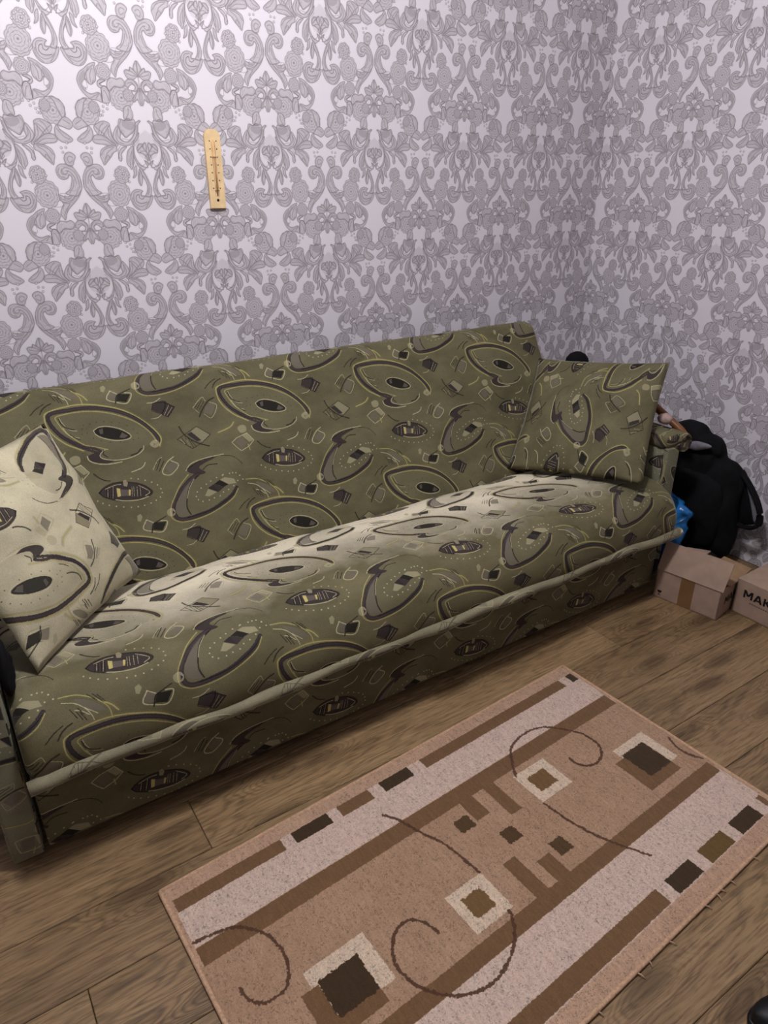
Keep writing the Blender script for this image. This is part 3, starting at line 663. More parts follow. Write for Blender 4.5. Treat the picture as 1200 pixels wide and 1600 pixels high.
M_GLASS = plain('thermometer_glass', (0.85, 0.66, 0.45), 0.15, 0.05, spec=0.6)
M_RED = plain('spirit_column', (0.62, 0.40, 0.26), 0.3, 0.05)
M_STICK = plain('varnished_brown_wood', (0.46, 0.29, 0.17), 0.4, 0.2, 20, 0.1)
M_PALEBALL = plain('pale_pink_plush', (0.66, 0.56, 0.53), 0.9, 0.08, 60, 0.3)
M_FOOT = plain('black_plastic_foot', (0.05, 0.05, 0.05), 0.5, 0.1)
M_DARKBASE = plain('subfloor', (0.10, 0.075, 0.05), 0.9, 0.1)
M_SHOE = plain('black_rubber', (0.05, 0.05, 0.055), 0.5, 0.2, 30, 0.2)


# ------------------------------------------------------------------ mesh helpers
def tag(o, label=None, cat=None, group=None, kind=None):
    for k, v in (('label', label), ('category', cat), ('group', group), ('kind', kind)):
        if v:
            o[k] = v
    return o


def empty(name, loc, label, cat, group=None):
    o = bpy.data.objects.new(name, None)
    o.empty_display_size = 0.1
    o.location = loc
    COL.objects.link(o)
    return tag(o, label, cat, group)


def link_mesh(name, verts, faces, mat, parent=None, uvs=None, smooth_shade=True, mats=None, fmat=None):
    """verts in world space; the object keeps its parent's frame (parents here are unrotated)."""
    me = bpy.data.meshes.new(name)
    off = Vector((0, 0, 0))
    q = parent
    while q is not None:
        off += q.location
        q = q.parent
    v = np.asarray(verts, float)
    ori = Vector(v.mean(0)) if parent is not None else Vector((v[:, 0].mean(), v[:, 1].mean(), v[:, 2].min()))
    me.from_pydata([tuple(x) for x in v - np.array(ori)], [], [tuple(int(i) for i in f) for f in faces])
    if uvs is not None:
        lay = me.uv_layers.new(name='UVMap')
        if callable(uvs):
            flat = [c for f in me.polygons for li in f.loop_indices for c in uvs(f, me.loops[li].vertex_index)]
        else:
            flat = [c for f in uvs for uv in f for c in uv]
        lay.data.foreach_set('uv', flat)
    for mm in (mats or [mat]):
        me.materials.append(mm)
    if fmat:
        me.polygons.foreach_set('material_index', fmat)
    me.polygons.foreach_set('use_smooth', [smooth_shade] * len(me.polygons))
    me.update()
    o = bpy.data.objects.new(name, me)
    COL.objects.link(o)
    if parent is not None:
        o.parent = parent
    o.location = ori - off
    return o


def box_vf(lo, hi):
    (a, b, c), (d, e, f) = lo, hi
    v = [(a, b, c), (d, b, c), (d, e, c), (a, e, c), (a, b, f), (d, b, f), (d, e, f), (a, e, f)]
    return v, [(0, 3, 2, 1), (4, 5, 6, 7), (0, 1, 5, 4), (1, 2, 6, 5), (2, 3, 7, 6), (3, 0, 4, 7)]


def bevel_obj(o, w, seg=2):
    bm = bmesh.new()
    bm.from_mesh(o.data)
    bmesh.ops.bevel(bm, geom=list(bm.edges), offset=w, segments=seg, profile=0.5, affect='EDGES', clamp_overlap=True)
    bm.to_mesh(o.data)
    bm.free()


def cloth_uv(o, axes='auto', rot=0.0, off=(0, 0)):
    """UVs for a flat-sided cloth piece, in pattern repeats, chosen by face direction."""
    me = o.data
    mw = Vector(o.location)
    q = o.parent
    while q is not None:
        mw += q.location
        q = q.parent
    lay = me.uv_layers.get('UVMap') or me.uv_layers.new(name='UVMap')
    ca, sa = math.cos(rot), math.sin(rot)
    for f in me.polygons:
        n = f.normal
        ax = max(range(3), key=lambda i: abs(n[i]))
        for li in f.loop_indices:
            p = me.vertices[me.loops[li].vertex_index].co + mw
            s, t = {0: (p.y, p.z), 1: (p.x, p.z), 2: (p.x, p.y)}[ax]
            s, t = ca * s - sa * t, sa * s + ca * t
            lay.data[li].uv = (s / PX + off[0], t / PT + off[1])


def rounded_box(name, lo, hi, r, mat, parent, seg=3, rot=0.0, off=(0, 0)):
    v, f = box_vf(lo, hi)
    o = link_mesh(name, v, f, mat, parent)
    bevel_obj(o, r, seg)
    o.data.polygons.foreach_set('use_smooth', [True] * len(o.data.polygons))
    cloth_uv(o, rot=rot, off=off)
    return o


def tube_vf(path, radii, n=12, cap=True, flat=1.0):
    path = [Vector(p) for p in path]
    V, F = [], []
    up = Vector((0, 0, 1))
    for i, p in enumerate(path):
        t = (path[min(i + 1, len(path) - 1)] - path[max(i - 1, 0)]).normalized()
        ref = up if abs(t.dot(up)) < 0.95 else Vector((1, 0, 0))
        a = t.cross(ref).normalized()
        b = t.cross(a)
        r = radii[i] if hasattr(radii, '__len__') else radii
        for k in range(n):
            th = 2 * math.pi * k / n
            V.append(tuple(p + a * (r * math.cos(th)) + b * (r * flat * math.sin(th))))
    for i in range(len(path) - 1):
        for k in range(n):
            F.append((i * n + k, i * n + (k + 1) % n, (i + 1) * n + (k + 1) % n, (i + 1) * n + k))
    if cap:
        F.append(tuple(range(n - 1, -1, -1)))
        F.append(tuple(range((len(path) - 1) * n, len(path) * n)))
    return V, F


def hashn(x, y, z=0.0):
    from mathutils import noise
    return noise.noise(Vector((x, y, z)))


def inflate(name, outline, frame, thick, mat, parent=None, rings=9, wr=0.0, seed=0, back=True, wscale=9.0):
    """A soft puffed body: outline (2D, star-shaped) in a plane frame (origin, ex, ey, en)."""
    O, ex, ey, en = [Vector(a) for a in frame]
    P = smooth(outline, True, 4)
    c = P.mean(0)
    n = len(P)
    V, F = [], []

    def put(q, h):
        w = O + ex * q[0] + ey * q[1]
        d = hashn(w.x * wscale + seed, w.y * wscale, w.z * wscale) * wr
        d += hashn(w.x * wscale * 2.7 + seed, w.y * wscale * 2.7, w.z * wscale * 2.7) * wr * 0.45
        V.append(tuple(w + en * (h + d * (1 if abs(h) > 1e-6 else 0.15))))

    for side in (1, -1) if back else (1,):
        base = len(V)
        for k in range(rings):
            s = math.sin(0.5 * math.pi * (rings - k) / rings)
            h = thick * math.sqrt(max(0, 1 - s * s)) * side
            for q in P:
                put(c + (q - c) * s, h)
        put(c, thick * side)
        for k in range(rings - 1):
            for i in range(n):
                a, b_, c_, d_ = base + k * n + i, base + k * n + (i + 1) % n, base + (k + 1) * n + (i + 1) % n, base + (k + 1) * n + i
                F.append((a, b_, c_, d_) if side == 1 else (d_, c_, b_, a))
        top = base + rings * n
        for i in range(n):
            a, b_ = base + (rings - 1) * n + i, base + (rings - 1) * n + (i + 1) % n
            F.append((a, b_, top) if side == 1 else (b_, a, top))
    o = link_mesh(name, V, F, mat, parent)
    bm = bmesh.new()
    bm.from_mesh(o.data)
    bmesh.ops.remove_doubles(bm, verts=bm.verts, dist=1e-5)
    bmesh.ops.recalc_face_normals(bm, faces=bm.faces)
    bm.to_mesh(o.data)
    bm.free()
    o.data.polygons.foreach_set('use_smooth', [True] * len(o.data.polygons))
    return o


# ------------------------------------------------------------------ the room
def wall(name, lo, hi, uvf):
    v, f = box_vf(lo, hi)
    return tag(link_mesh(name, v, f, M_WALL, None, uvs=uvf, smooth_shade=False), kind='structure')


def uv_back(face, vi):
    p = WB[vi]
    return (p[0] / PW, (p[2] - 1.4132) / PV)


def uv_right(face, vi):
    p = WR[vi]
    return ((-p[1]) / PW - 0.056, (p[2] - 1.4132 - 0.0035) / PV)


WB = box_vf((-2.3, 0.0, 0.0), (XC + 0.1, 0.1, 2.6))[0]
WR = box_vf((XC, -3.0, 0.0), (XC + 0.1, 0.0, 2.6))[0]
wall('wall_back', (-2.3, 0.0, 0.0), (XC + 0.1, 0.1, 2.6), uv_back)
wall('wall_right', (XC, -3.0, 0.0), (XC + 0.1, 0.0, 2.6), uv_right)

M_CEIL = plain('white_ceiling', (0.66, 0.65, 0.66), 0.9, 0.01)
for nm, lo, hi in (('ceiling', (-2.3, -3.0, 2.6), (XC + 0.1, 0.1, 2.7)), ('wall_left', (-2.4, -3.0, 0.0), (-2.3, 0.1, 2.7)), ('wall_front', (-2.4, -3.1, 0.0), (XC + 0.1, -3.0, 2.7))):
    v, f = box_vf(lo, hi)
    tag(link_mesh(nm, v, f, M_CEIL, None, smooth_shade=False), kind='structure')

v, f = box_vf((-2.3, -3.0, -0.06), (XC + 0.1, 0.1, -0.0085))
floor = tag(link_mesh('floor', v, f, M_DARKBASE, None, smooth_shade=False), kind='structure')
PLW, PLL = 0.154, 1.29


def plank(x0, x1, y0, y1, cache={}):
    key = round(x1 - x0, 3)
    g = 0.0006
    if key not in cache:
        L, W = (x1 - x0) / 2 - g, (y1 - y0) / 2 - g
        v, f = box_vf((-L, -W, -0.008), (L, W, 0))
        me = bpy.data.meshes.new('plank')
        me.from_pydata(v, [], f)
        bm = bmesh.new()
        bm.from_mesh(me)
        bmesh.ops.bevel(bm, geom=[e for e in bm.edges if all(q.co.z > -0.001 for q in e.verts)], offset=0.0014, segments=1, affect='EDGES')
        bm.to_mesh(me)
        bm.free()
        me.materials.append(M_PLANK)
        cache[key] = me
    o = bpy.data.objects.new('plank', cache[key])
    COL.objects.link(o)
    o.parent = floor
    o.location = Vector(((x0 + x1) / 2, (y0 + y1) / 2, 0)) - floor.location


joint = {-1: -0.355, 0: 0.28, 1: -0.641, 2: 0.08, 3: -0.30, 4: 0.95, 5: -0.1, -2: 0.42, -3: -0.8, -4: 0.1, -5: 0.7, -6: -0.5}
for k in range(-6, 12):
    y1 = -1.001 - PLW * k if True else 0
    y0 = y1 - PLW
    j = joint.get(k, ((k * 0.473) % 1.0) * PLL - 0.6)
    xs = [j + PLL * i for i in range(-3, 4)]
    xs = [-2.2] + [x for x in xs if -2.1 < x < XC - 0.06] + [XC - 0.002]
    y1c = min(y1, -0.004)
    if y1c - y0 < 0.02:
        continue
    for a, b_ in zip(xs[:-1], xs[1:]):
        plank(a, b_, y0, y1)

# ------------------------------------------------------------------ the sofa
SX0, SX1 = -0.643, 1.287
sofa = empty('sofa', (0.32, -0.5, 0.0), 'long sofa in olive green patterned velour against the wallpapered wall', 'sofa')


def loft(name, prof, x0, x1, rad, mat, uv_v, uv_u=0.0, sag=0.0, nz=0.0, nx=44, start=0):
    """Closed YZ profile swept along X with rounded ends; v follows the profile's length."""
    P = smooth(prof, True, 6)
    n = len(P)
    d = np.roll(P, -1, 0) - P
    arc = np.concatenate([[0], np.cumsum(np.hypot(d[:, 0], d[:, 1]))])
    tang = np.roll(P, -1, 0) - np.roll(P, 1, 0)
    tang /= np.linalg.norm(tang, axis=1)[:, None]
    nor = np.stack([tang[:, 1], -tang[:, 0]], 1)
    c = P.mean(0)
    if ((P - c) * nor).sum() < 0:
        nor = -nor
    xs, ins = [], []
    for k in range(7):
        a = 0.5 * math.pi * k / 6
        xs.append(x0 + rad * (1 - math.sin(a)) if False else x0 + rad * (1 - math.cos(a)))
        ins.append(rad * (1 - math.sin(a)))
    mid = np.linspace(x0 + rad, x1 - rad, nx)[1:-1]
    X = xs + list(mid) + [x0 + x1 - q for q in xs[::-1]]
    I = ins + [0.0] * len(mid) + ins[::-1]
    V, F, UV = [], [], []
    for x, i in zip(X, I):
        Q = P - nor * i
        for q, nn in zip(Q, nor):
            w = 0.0
            if nz:
                w = nz * (hashn(x * 4.0, q[0] * 5, q[1] * 5) + 0.5 * hashn(x * 11.0 + 3, q[0] * 11, q[1] * 11))
            V.append((x, q[0] + nn[0] * w, q[1] + nn[1] * w))
    m = len(X)
    for a in range(m - 1):
        for k in range(n):
            k2 = (k + 1) % n
            F.append((a * n + k, a * n + k2, (a + 1) * n + k2, (a + 1) * n + k))
            A0, A1 = arc[k], arc[k + 1]
            u0, u1 = (X[a] / PX + uv_u), (X[a + 1] / PX + uv_u)
            UV.append(((u0, uv_v(A0)), (u0, uv_v(A1)), (u1, uv_v(A1)), (u1, uv_v(A0))))
    for a, fl in ((0, True), (m - 1, False)):
        ids = [a * n + k for k in range(n)]
        F.append(tuple(ids[::-1] if fl else ids))
        UV.append(tuple((V[i][1] / PX, V[i][2] / PT) for i in F[-1]))
    o = link_mesh(name, V, F, mat, sofa, uvs=UV)
    bm = bmesh.new()
    bm.from_mesh(o.data)
    bmesh.ops.recalc_face_normals(bm, faces=bm.faces)
    bm.to_mesh(o.data)
    bm.free()
    return o


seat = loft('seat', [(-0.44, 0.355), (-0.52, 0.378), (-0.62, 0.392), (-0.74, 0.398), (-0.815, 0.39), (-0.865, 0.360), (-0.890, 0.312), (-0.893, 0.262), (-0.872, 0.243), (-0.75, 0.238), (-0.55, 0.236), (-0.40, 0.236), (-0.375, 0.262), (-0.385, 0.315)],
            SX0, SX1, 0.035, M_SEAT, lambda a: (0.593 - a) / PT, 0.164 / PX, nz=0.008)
BB, BT = np.array([-0.44, 0.36]), np.array([-0.19, 0.80])
back = loft('backrest', [(-0.445, 0.345), (-0.385, 0.47), (-0.318, 0.59), (-0.25, 0.706), (-0.212, 0.772), (-0.185, 0.802), (-0.15, 0.806), (-0.115, 0.785), (-0.11, 0.74), (-0.19, 0.58), (-0.285, 0.40), (-0.32, 0.32), (-0.36, 0.29), (-0.41, 0.30)],
            SX0 - 0.01, 1.283, 0.045, M_SOFA, lambda a: (a - 0.017) / PT, 0.0, nz=0.004)

base = rounded_box('base_front', (SX0 + 0.002, -0.838, 0.030), (SX1 - 0.012, -0.806, 0.237), 0.006, M_SOFA, sofa, off=(0.30, 0.42))
rounded_box('storage_box', (SX0 + 0.01, -0.80, 0.030), (SX1 - 0.02, -0.30, 0.232), 0.004, M_SOFA, sofa)
for x in (-0.60, 0.0, 0.62, 1.23):
    for y in (-0.79, -0.33):
        v, f = tube_vf([(x, y, 0.0), (x, y, 0.033)], [0.018, 0.022], 14)
        link_mesh('foot', v, f, M_FOOT, sofa)

# rolled edge under the seat, slightly uneven
pts = []
for i in range(60):
    x = SX0 - 0.004 + (SX1 - SX0 + 0.01) * i / 59
    pts.append((x, -0.892 + 0.003 * math.sin(x * 9), 0.244 + 0.003 * math.sin(x * 13 + 1) + 0.002 * math.sin(x * 31)))
v, f = tube_vf(pts, [0.0145 + 0.0015 * math.sin(i * 0.9) for i in range(60)], 14)
uv = []
for face in f:
    if len(face) == 4:
        q = []
        for idx in face:
            i, k = divmod(idx, 14)
            q.append((i, k))
        ks = [k for _, k in q]
        wrapk = max(ks) - min(ks) > 2
        uv.append(tuple((pts[i][0] / PX + 0.1, ((k + 14 if wrapk and k == 0 else k) / 14 * 0.09) / PT + 0.66) for i, k in q))
    else:
        uv.append(tuple((0.1, 0.1) for _ in face))
piping = link_mesh('piping', v, f, M_PIPE, sofa, uvs=uv)
tag(piping, 'paler rolled edge along the seat front')
# thin welt just below the roll
pts2 = [(p[0], -0.876, 0.224 + 0.002 * math.sin(p[0] * 17)) for p in pts]
v, f = tube_vf(pts2, 0.0075, 8)
w = link_mesh('welt', v, f, M_SOFA, sofa)
cloth_uv(w)


def arm(x0, x1, yf, sgn):
    """slab with a soft top pad and an outward roll; sgn = outward direction"""
    a = rounded_box('arm', (x0, yf, 0.022), (x1, -0.16, 0.492), 0.012, M_ARM, sofa, off=(0.2, 0.35))
    xo = x1 if sgn > 0 else x0
    # front board
    b = rounded_box('arm_front', (x0 + 0.003, yf - 0.014, 0.018), (x1 - 0.003, yf + 0.004, 0.494), 0.006, M_ARM, a, rot=0.5, off=(0.13, 0.2) if sgn > 0 else (0.55, 0.62))
    # pad on top
    pad = rounded_box('arm_pad', (x0 - 0.006, yf - 0.012, 0.486), (x1 + 0.006, -0.17, 0.540), 0.022, M_SOFA, a, seg=4, off=(0.45, 0.1))
    # outward roll with a flat end disc
    n, V, F = 24, [], []
    cx, cz, r = xo + sgn * 0.012, 0.503, 0.032
    ys = [yf - 0.018, yf - 0.022, yf - 0.014, yf + 0.02, -0.2, -0.18]
    rs = [r * 0.80, r * 0.90, r, r, r, r * 0.8]
    for y, rr in zip(ys, rs):
        for k in range(n):
            th = 2 * math.pi * k / n
            V.append((cx + rr * math.cos(th), y, cz + rr * math.sin(th)))
    for i in range(len(ys) - 1):
        for k in range(n):
            F.append((i * n + k, i * n + (k + 1) % n, (i + 1) * n + (k + 1) % n, (i + 1) * n + k))
    F += [tuple(range(n)), tuple(range((len(ys) - 1) * n, len(ys) * n))[::-1]]
    ro = link_mesh('arm_roll', V, F, M_SOFA, a)
    bm = bmesh.new(); bm.from_mesh(ro.data); bmesh.ops.recalc_face_normals(bm, faces=bm.faces); bm.to_mesh(ro.data); bm.free()
    cloth_uv(ro, off=(0.3, 0.2))
    return a


arm(-0.712, -0.648, -0.822, -1)
arm(1.298, 1.366, -0.785, 1)


# ------------------------------------------------------------------ cushions
def cushion(name, corners, half, mat, label, uvrot, uvoff, group):
    c = [np.array(q, float) for q in corners]
    ex, ey = c[1] - c[0], c[3] - c[0]
    en = np.cross(ex, ey)
    en /= np.linalg.norm(en)
    n = 30
    V, F, UV = [], [], []
    idx = {}
    su, sv_ = np.linalg.norm(ex), np.linalg.norm(ey)
    ca, sa = math.cos(uvrot), math.sin(uvrot)

    def uvq(a, b_, s):
        x, y = (a - .5) * su * s, (b_ - .5) * sv_
        return ((ca * x - sa * y) / PX + uvoff[0], (sa * x + ca * y) / PT + uvoff[1])

    def vert(i, j, s):
        edge = i in (0, n) or j in (0, n)
        key = (i, j, 0 if edge else s)
        if key not in idx:
            a, b_ = i / n, j / n
            p, q = 2 * a - 1, 2 * b_ - 1
            # sides bow in a little between pointed corners
            bx = 1 - 0.045 * (1 - q * q) - 0.02 * (abs(q) ** 8) * 0
            by = 1 - 0.045 * (1 - p * p)
            w = c[0] + ex * (0.5 + 0.5 * p * bx) + ey * (0.5 + 0.5 * q * by)
            h = half * ((1 - abs(p) ** 2.6) * (1 - abs(q) ** 2.6)) ** 0.7
            if not edge:
                h += 0.009 * hashn(a * 5 + uvoff[0] * 9, b_ * 5, s) + 0.004 * hashn(a * 12, b_ * 12, s + 4) * min(1, 6 * min(a, 1 - a, b_, 1 - b_))
            else:
                w = w + en * 0.004 * hashn(a * 6 + 2, b_ * 6, 1)
            idx[key] = len(V)
            V.append(tuple(w + en * h * s) if not edge else tuple(w))
        return idx[key]

    for s in (1, -1):
        for i in range(n):
            for j in range(n):
                q = [(i, j), (i + 1, j), (i + 1, j + 1), (i, j + 1)]
                if s < 0:
                    q = q[::-1]
                F.append(tuple(vert(a, b_, s) for a, b_ in q))
                UV.append(tuple(uvq(a / n, b_ / n, s) for a, b_ in q))
    o = link_mesh(name, V, F, mat, None, uvs=UV)
    return tag(o, label, 'cushion', group)


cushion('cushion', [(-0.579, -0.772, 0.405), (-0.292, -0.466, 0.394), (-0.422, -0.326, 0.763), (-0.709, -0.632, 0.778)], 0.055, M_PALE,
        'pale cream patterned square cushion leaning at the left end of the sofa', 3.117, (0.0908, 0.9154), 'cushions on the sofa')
cushion('cushion', [(0.954, -0.434, 0.386), (1.133, -0.843, 0.425), (1.404, -0.681, 0.753), (1.224, -0.272, 0.698)], 0.055, M_SOFA,
        'olive patterned square cushion leaning on the right arm of the sofa', -1.538, (-0.0857, 0.455), 'cushions on the sofa')

# ------------------------------------------------------------------ rug
RO = Vector((-0.479, -1.045, 0.0))
rx = Vector((0.99837, 0.057, 0)); ry = Vector((0.057, -0.99837, 0))
rug = empty('rug', (0.13, -1.34, 0.0), 'beige rectangular rug with brown stripes, squares and curls on the floor', 'rug')
nx, ny = 90, 50
V, F, UV = [], [], []
for j in range(ny + 1):
    for i in range(nx + 1):
        p = RO + rx * (1.193 * i / nx) + ry * (0.655 * j / ny)
        z = 0.0085 + 0.0012 * hashn(p.x * 6, p.y * 6, 0)
        if i in (0, nx) or j in (0, ny):
            z = 0.0055
        V.append((p.x, p.y, z))
for j in range(ny):
    for i in range(nx):
        F.append(tuple(b_ * (nx + 1) + a for a, b_ in ((i, j), (i, j + 1), (i + 1, j + 1), (i + 1, j))))
        UV.append(tuple((a / nx, b_ / ny) for a, b_ in ((i, j), (i, j + 1), (i + 1, j + 1), (i + 1, j))))
nb = len(V)
for a in (0, nx):
    for b_ in (0, ny):
        p = RO + rx * (1.193 * a / nx) + ry * (0.655 * b_ / ny)
        V.append((p.x, p.y, 0.0008))
F.append((nb, nb + 2, nb + 3, nb + 1))
UV.append(((0, 0), (1, 0), (1, 1), (0, 1)))
link_mesh('pile', V, F, M_RUG, rug, uvs=UV)
for a, b_ in (((0, 0), (1, 0)), ((1, 0), (1, 1)), ((0, 1), (1, 1)), ((0, 0), (0, 1))):
    P0 = RO + rx * (1.193 * a[0]) + ry * (0.655 * a[1])
    P1 = RO + rx * (1.193 * b_[0]) + ry * (0.655 * b_[1])
    path = []
    for i in range(41):
        q = P0.lerp(P1, i / 40)
        path.append((q.x, q.y, 0.0046 + 0.0006 * hashn(q.x * 20, q.y * 20, 3)))
    v, f = tube_vf(path, 0.0045, 8)
    link_mesh('hem', v, f, M_HEM, rug)
for s, ln, an in ((0.70, 0.014, 0.4), (0.735, 0.016, -0.3), (0.745, 0.012, 0.7), (0.775, 0.013, 0.2), (0.60, 0.015, 0.5), (0.52, 0.016, 0.3), (0.55, 0.012, -0.4), (0.43, 0.011, 0.2), (0.85, 0.012, 0.3)):
    q = RO + rx * (1.193 * s) + ry * 0.657
    d = (ry * math.cos(an) + rx * math.sin(an)) * ln
    v, f = tube_vf([(q.x, q.y, 0.004), (q.x + d.x * .5, q.y + d.y * .5, 0.006), (q.x + d.x, q.y + d.y, 0.0022)], [0.0015, 0.0012, 0.0008], 5)
    link_mesh('loose_thread', v, f, M_HEM, rug)

# ------------------------------------------------------------------ thermometer
TX, TZ = 0.1775, 1.2055
th = empty('thermometer', (TX, 0, TZ), 'light wooden thermometer with a rounded top hanging on the patterned wall', 'thermometer')
hw, H, R = 0.0225, 0.200, 0.020
out = [(-hw, 0), (hw, 0), (hw, H - R)]
for k in range(1, 10):
    a = 0.5 * math.pi * k / 10
    out.append((hw - R * (1 - math.cos(a)), H - R + R * math.sin(a) * 0.9))
out += [(-x, z) for x, z in out[:2:-1]] + [(-hw, H - R)]
n = len(out)
V = [(TX + x, -0.0095, TZ + z) for x, z in out] + [(TX + x, -0.001, TZ + z) for x, z in out]
F = [tuple(range(n)), tuple(range(2 * n - 1, n - 1, -1))] + [(i, n + i, n + (i + 1) % n, (i + 1) % n) for i in range(n)]
bd = link_mesh('board', V, F, M_PINE, th, smooth_shade=False)
bm = bmesh.new(); bm.from_mesh(bd.data); bmesh.ops.recalc_face_normals(bm, faces=bm.faces)
bmesh.ops.bevel(bm, geom=[e for e in bm.edges if all(q.co.y < -0.003 for q in e.verts)], offset=0.0012, segments=2, affect='EDGES'); bm.to_mesh(bd.data); bm.free()
gl = link_mesh('glass_tube', *tube_vf([(TX, -0.0108, TZ + 0.034), (TX, -0.0108, TZ + 0.172)], 0.0023, 10), M_GLASS, th)
link_mesh('spirit_column', *tube_vf([(TX, -0.0128, TZ + 0.046), (TX, -0.0128, TZ + 0.128)], 0.0009, 6), M_RED, gl)
for zz in (0.046, 0.130):
    link_mesh('staple', *tube_vf([(TX - 0.006, -0.010, TZ + zz), (TX - 0.003, -0.0135, TZ + zz), (TX + 0.003, -0.0135, TZ + zz), (TX + 0.006, -0.010, TZ + zz)], 0.0009, 6), M_MARK, th)
for r_ in range(7):
    for s in (-1, 1):
        zz = 0.052 + r_ * 0.0195
        link_mesh('scale_mark', *tube_vf([(TX + s * 0.0095, -0.0094, TZ + zz), (TX + s * 0.0095, -0.0103, TZ + zz)], 0.0017, 8), M_MARK, th)
for s_ in (-1, 1):
    v, f = box_vf((TX + s_ * 0.0046 - 0.0004, -0.0098, TZ + 0.030), (TX + s_ * 0.0046 + 0.0004, -0.0094, TZ + 0.168))
    link_mesh('scale_line', v, f, M_STICK, th, smooth_shade=False)
link_mesh('screw_hole', *tube_vf([(TX, -0.0093, TZ + 0.0215), (TX, -0.0101, TZ + 0.0215)], 0.0036, 14), M_HOLE, th)

# ------------------------------------------------------------------ cardboard boxes
def sheet(name, quad, th_, mat, parent, nrm=None):
    q = [Vector(a) for a in quad]
    nn = (q[1] - q[0]).cross(q[3] - q[0]).normalized() * th_
    v = [tuple(a) for a in q] + [tuple(a + nn) for a in q]
    f = [(0, 3, 2, 1), (4, 5, 6, 7), (0, 1, 5, 4), (1, 2, 6, 5), (2, 3, 7, 6), (3, 0, 4, 7)]
    return link_mesh(name, v, f, mat, parent, smooth_shade=False)


STROKES = {  # bold capitals drawn as bars in a unit-high cell: (x0, y0, x1, y1) centre lines
    'M': (1.10, [(0.11, 0, 0.11, 1), (0.99, 0, 0.99, 1), (0.16, 0.97, 0.55, 0.28), (0.94, 0.97, 0.55, 0.28)]),
    'A': (1.00, [(0.09, 0, 0.47, 0.98), (0.91, 0, 0.53, 0.98), (0.24, 0.27, 0.76, 0.27)]),
    'K': (0.95, [(0.11, 0, 0.11, 1), (0.20, 0.45, 0.84, 1.0), (0.30, 0.56, 0.86, 0.0)])}


def text_mesh(name, body, size, mat, parent, origin, ex, ey, weight=0.2):
    ex, ey = Vector(ex).normalized(), Vector(ey).normalized()
    en = ex.cross(ey)
    V, F = [], []
    x = 0.0
    for ch in body:
        w, bars = STROKES[ch]
        for k_, (x0, y0, x1, y1) in enumerate(bars):
            dx, dy = x1 - x0, y1 - y0
            if abs(dy) > 0.3:            # upright bars are cut level at top and bottom
                hx, hy = weight / 2 * math.hypot(dx, dy) / abs(dy), 0.0
            else:
                hx, hy = 0.0, weight * 0.4
            q = [(x + x0 - hx, y0 - hy), (x + x0 + hx, y0 + hy) if hx else (x + x1, y1 - hy), (x + x1 + hx, y1 + hy), (x + x1 - hx, y1 - hy) if hx else (x + x0, y0 + hy)]
            b0 = len(V)
            for lift in (0.0, 0.0004 + 0.00003 * k_):
                V += [tuple(Vector(origin) + ex * (a * size) + ey * (b_ * size) + en * lift) for a, b_ in q]
            F += [(b0 + 4, b0 + 5, b0 + 6, b0 + 7), (b0 + 3, b0 + 2, b0 + 1, b0)] + [(b0 + i_, b0 + (i_ + 1) % 4, b0 + 4 + (i_ + 1) % 4, b0 + 4 + i_) for i_ in range(4)]
        x += w + 0.16
    return link_mesh(name, V, F, mat, parent, smooth_shade=False)


up = Vector((0, 0, 1))


def carton(name, F1, F2, depth, h, label, group):
    """F1 -> F2 is the front bottom edge (left to right); returns helper frame"""
    F1, F2 = Vector((*F1, 0.0)), Vector((*F2, 0.0))
    d = (F2 - F1).normalized()
    e = Vector((-d.y, d.x, 0))
    if e.x < 0:
        e = -e
    root = empty(name, (F1 + F2) / 2 + e * (depth / 2), label, 'box', group)
    t = 0.004
    B1, B2 = F1 + e * depth, F2 + e * depth
    zu = up * h
    sheet('bottom_panel', [F1, F2, B2, B1], t, M_CARDIN, root)
    fr = sheet('front_panel', [F2, F1, F1 + zu, F2 + zu], t, M_CARD, root)
    sheet('back_panel', [B1, B2, B2 + zu, B1 + zu], t, M_CARD, root)
    sl = sheet('side_panel', [F1, B1, B1 + zu, F1 + zu], t, M_CARD, root)
    sr = sheet('side_panel', [B2, F2, F2 + zu, B2 + zu], t, M_CARD, root)
    return root, fr, sr, F1, F2, B1, B2, d, e


root, fr, sr, F1, F2, B1, B2, d, e = carton('cardboard_box', (1.257, -0.866), (1.295, -1.076), 0.215, 0.105,
                                            'open cardboard box with raised flaps beside the right end of the sofa', 'cardboard boxes in the corner')
h = up * 0.105
Lf = (F2 - F1).length
# front flap folded up and tilted back, left flap raised, right flap folded outwards, back flap half open
sheet('front_flap', [F1 + h, F2 + h + d * 0.004, F2 + h + d * 0.006 + e * 0.036 + up * 0.090, F1 + h + e * 0.036 + up * 0.090], 0.0035, M_CARD, root)
sheet('left_flap', [F1 + h + e * 0.045, B1 + h, B1 + h + d * 0.080 + up * 0.016, F1 + h + e * 0.045 + d * 0.080 + up * 0.016], 0.0035, M_CARD, root)
sheet('right_flap', [F2 + h + e * 0.05 + d * 0.006, B2 + h + d * 0.006, B2 + h - d * 0.088 + up * 0.010, F2 + h + e * 0.05 - d * 0.088 + up * 0.010], 0.0035, M_CARDIN, root)
sheet('back_flap', [B1 + h + d * 0.01, B2 + h - d * 0.095, B2 + h - d * 0.095 - e * 0.075 + up * 0.022, B1 + h - e * 0.075 + up * 0.022 + d * 0.01], 0.0035, M_CARDIN, root)
# packing tape strip down the front
sheet('tape_strip', [F1 + d * 0.128 - e * 0.0006 + up * 0.002, F1 + d * 0.083 - e * 0.0006 + up * 0.002, F1 + d * 0.083 - e * 0.0006 + h, F1 + d * 0.128 - e * 0.0006 + h], 0.0005, M_TAPE, fr)
# fragile-glass sign, lower left
gx = F1 + d * 0.020 - e * 0.0008 + up * 0.012


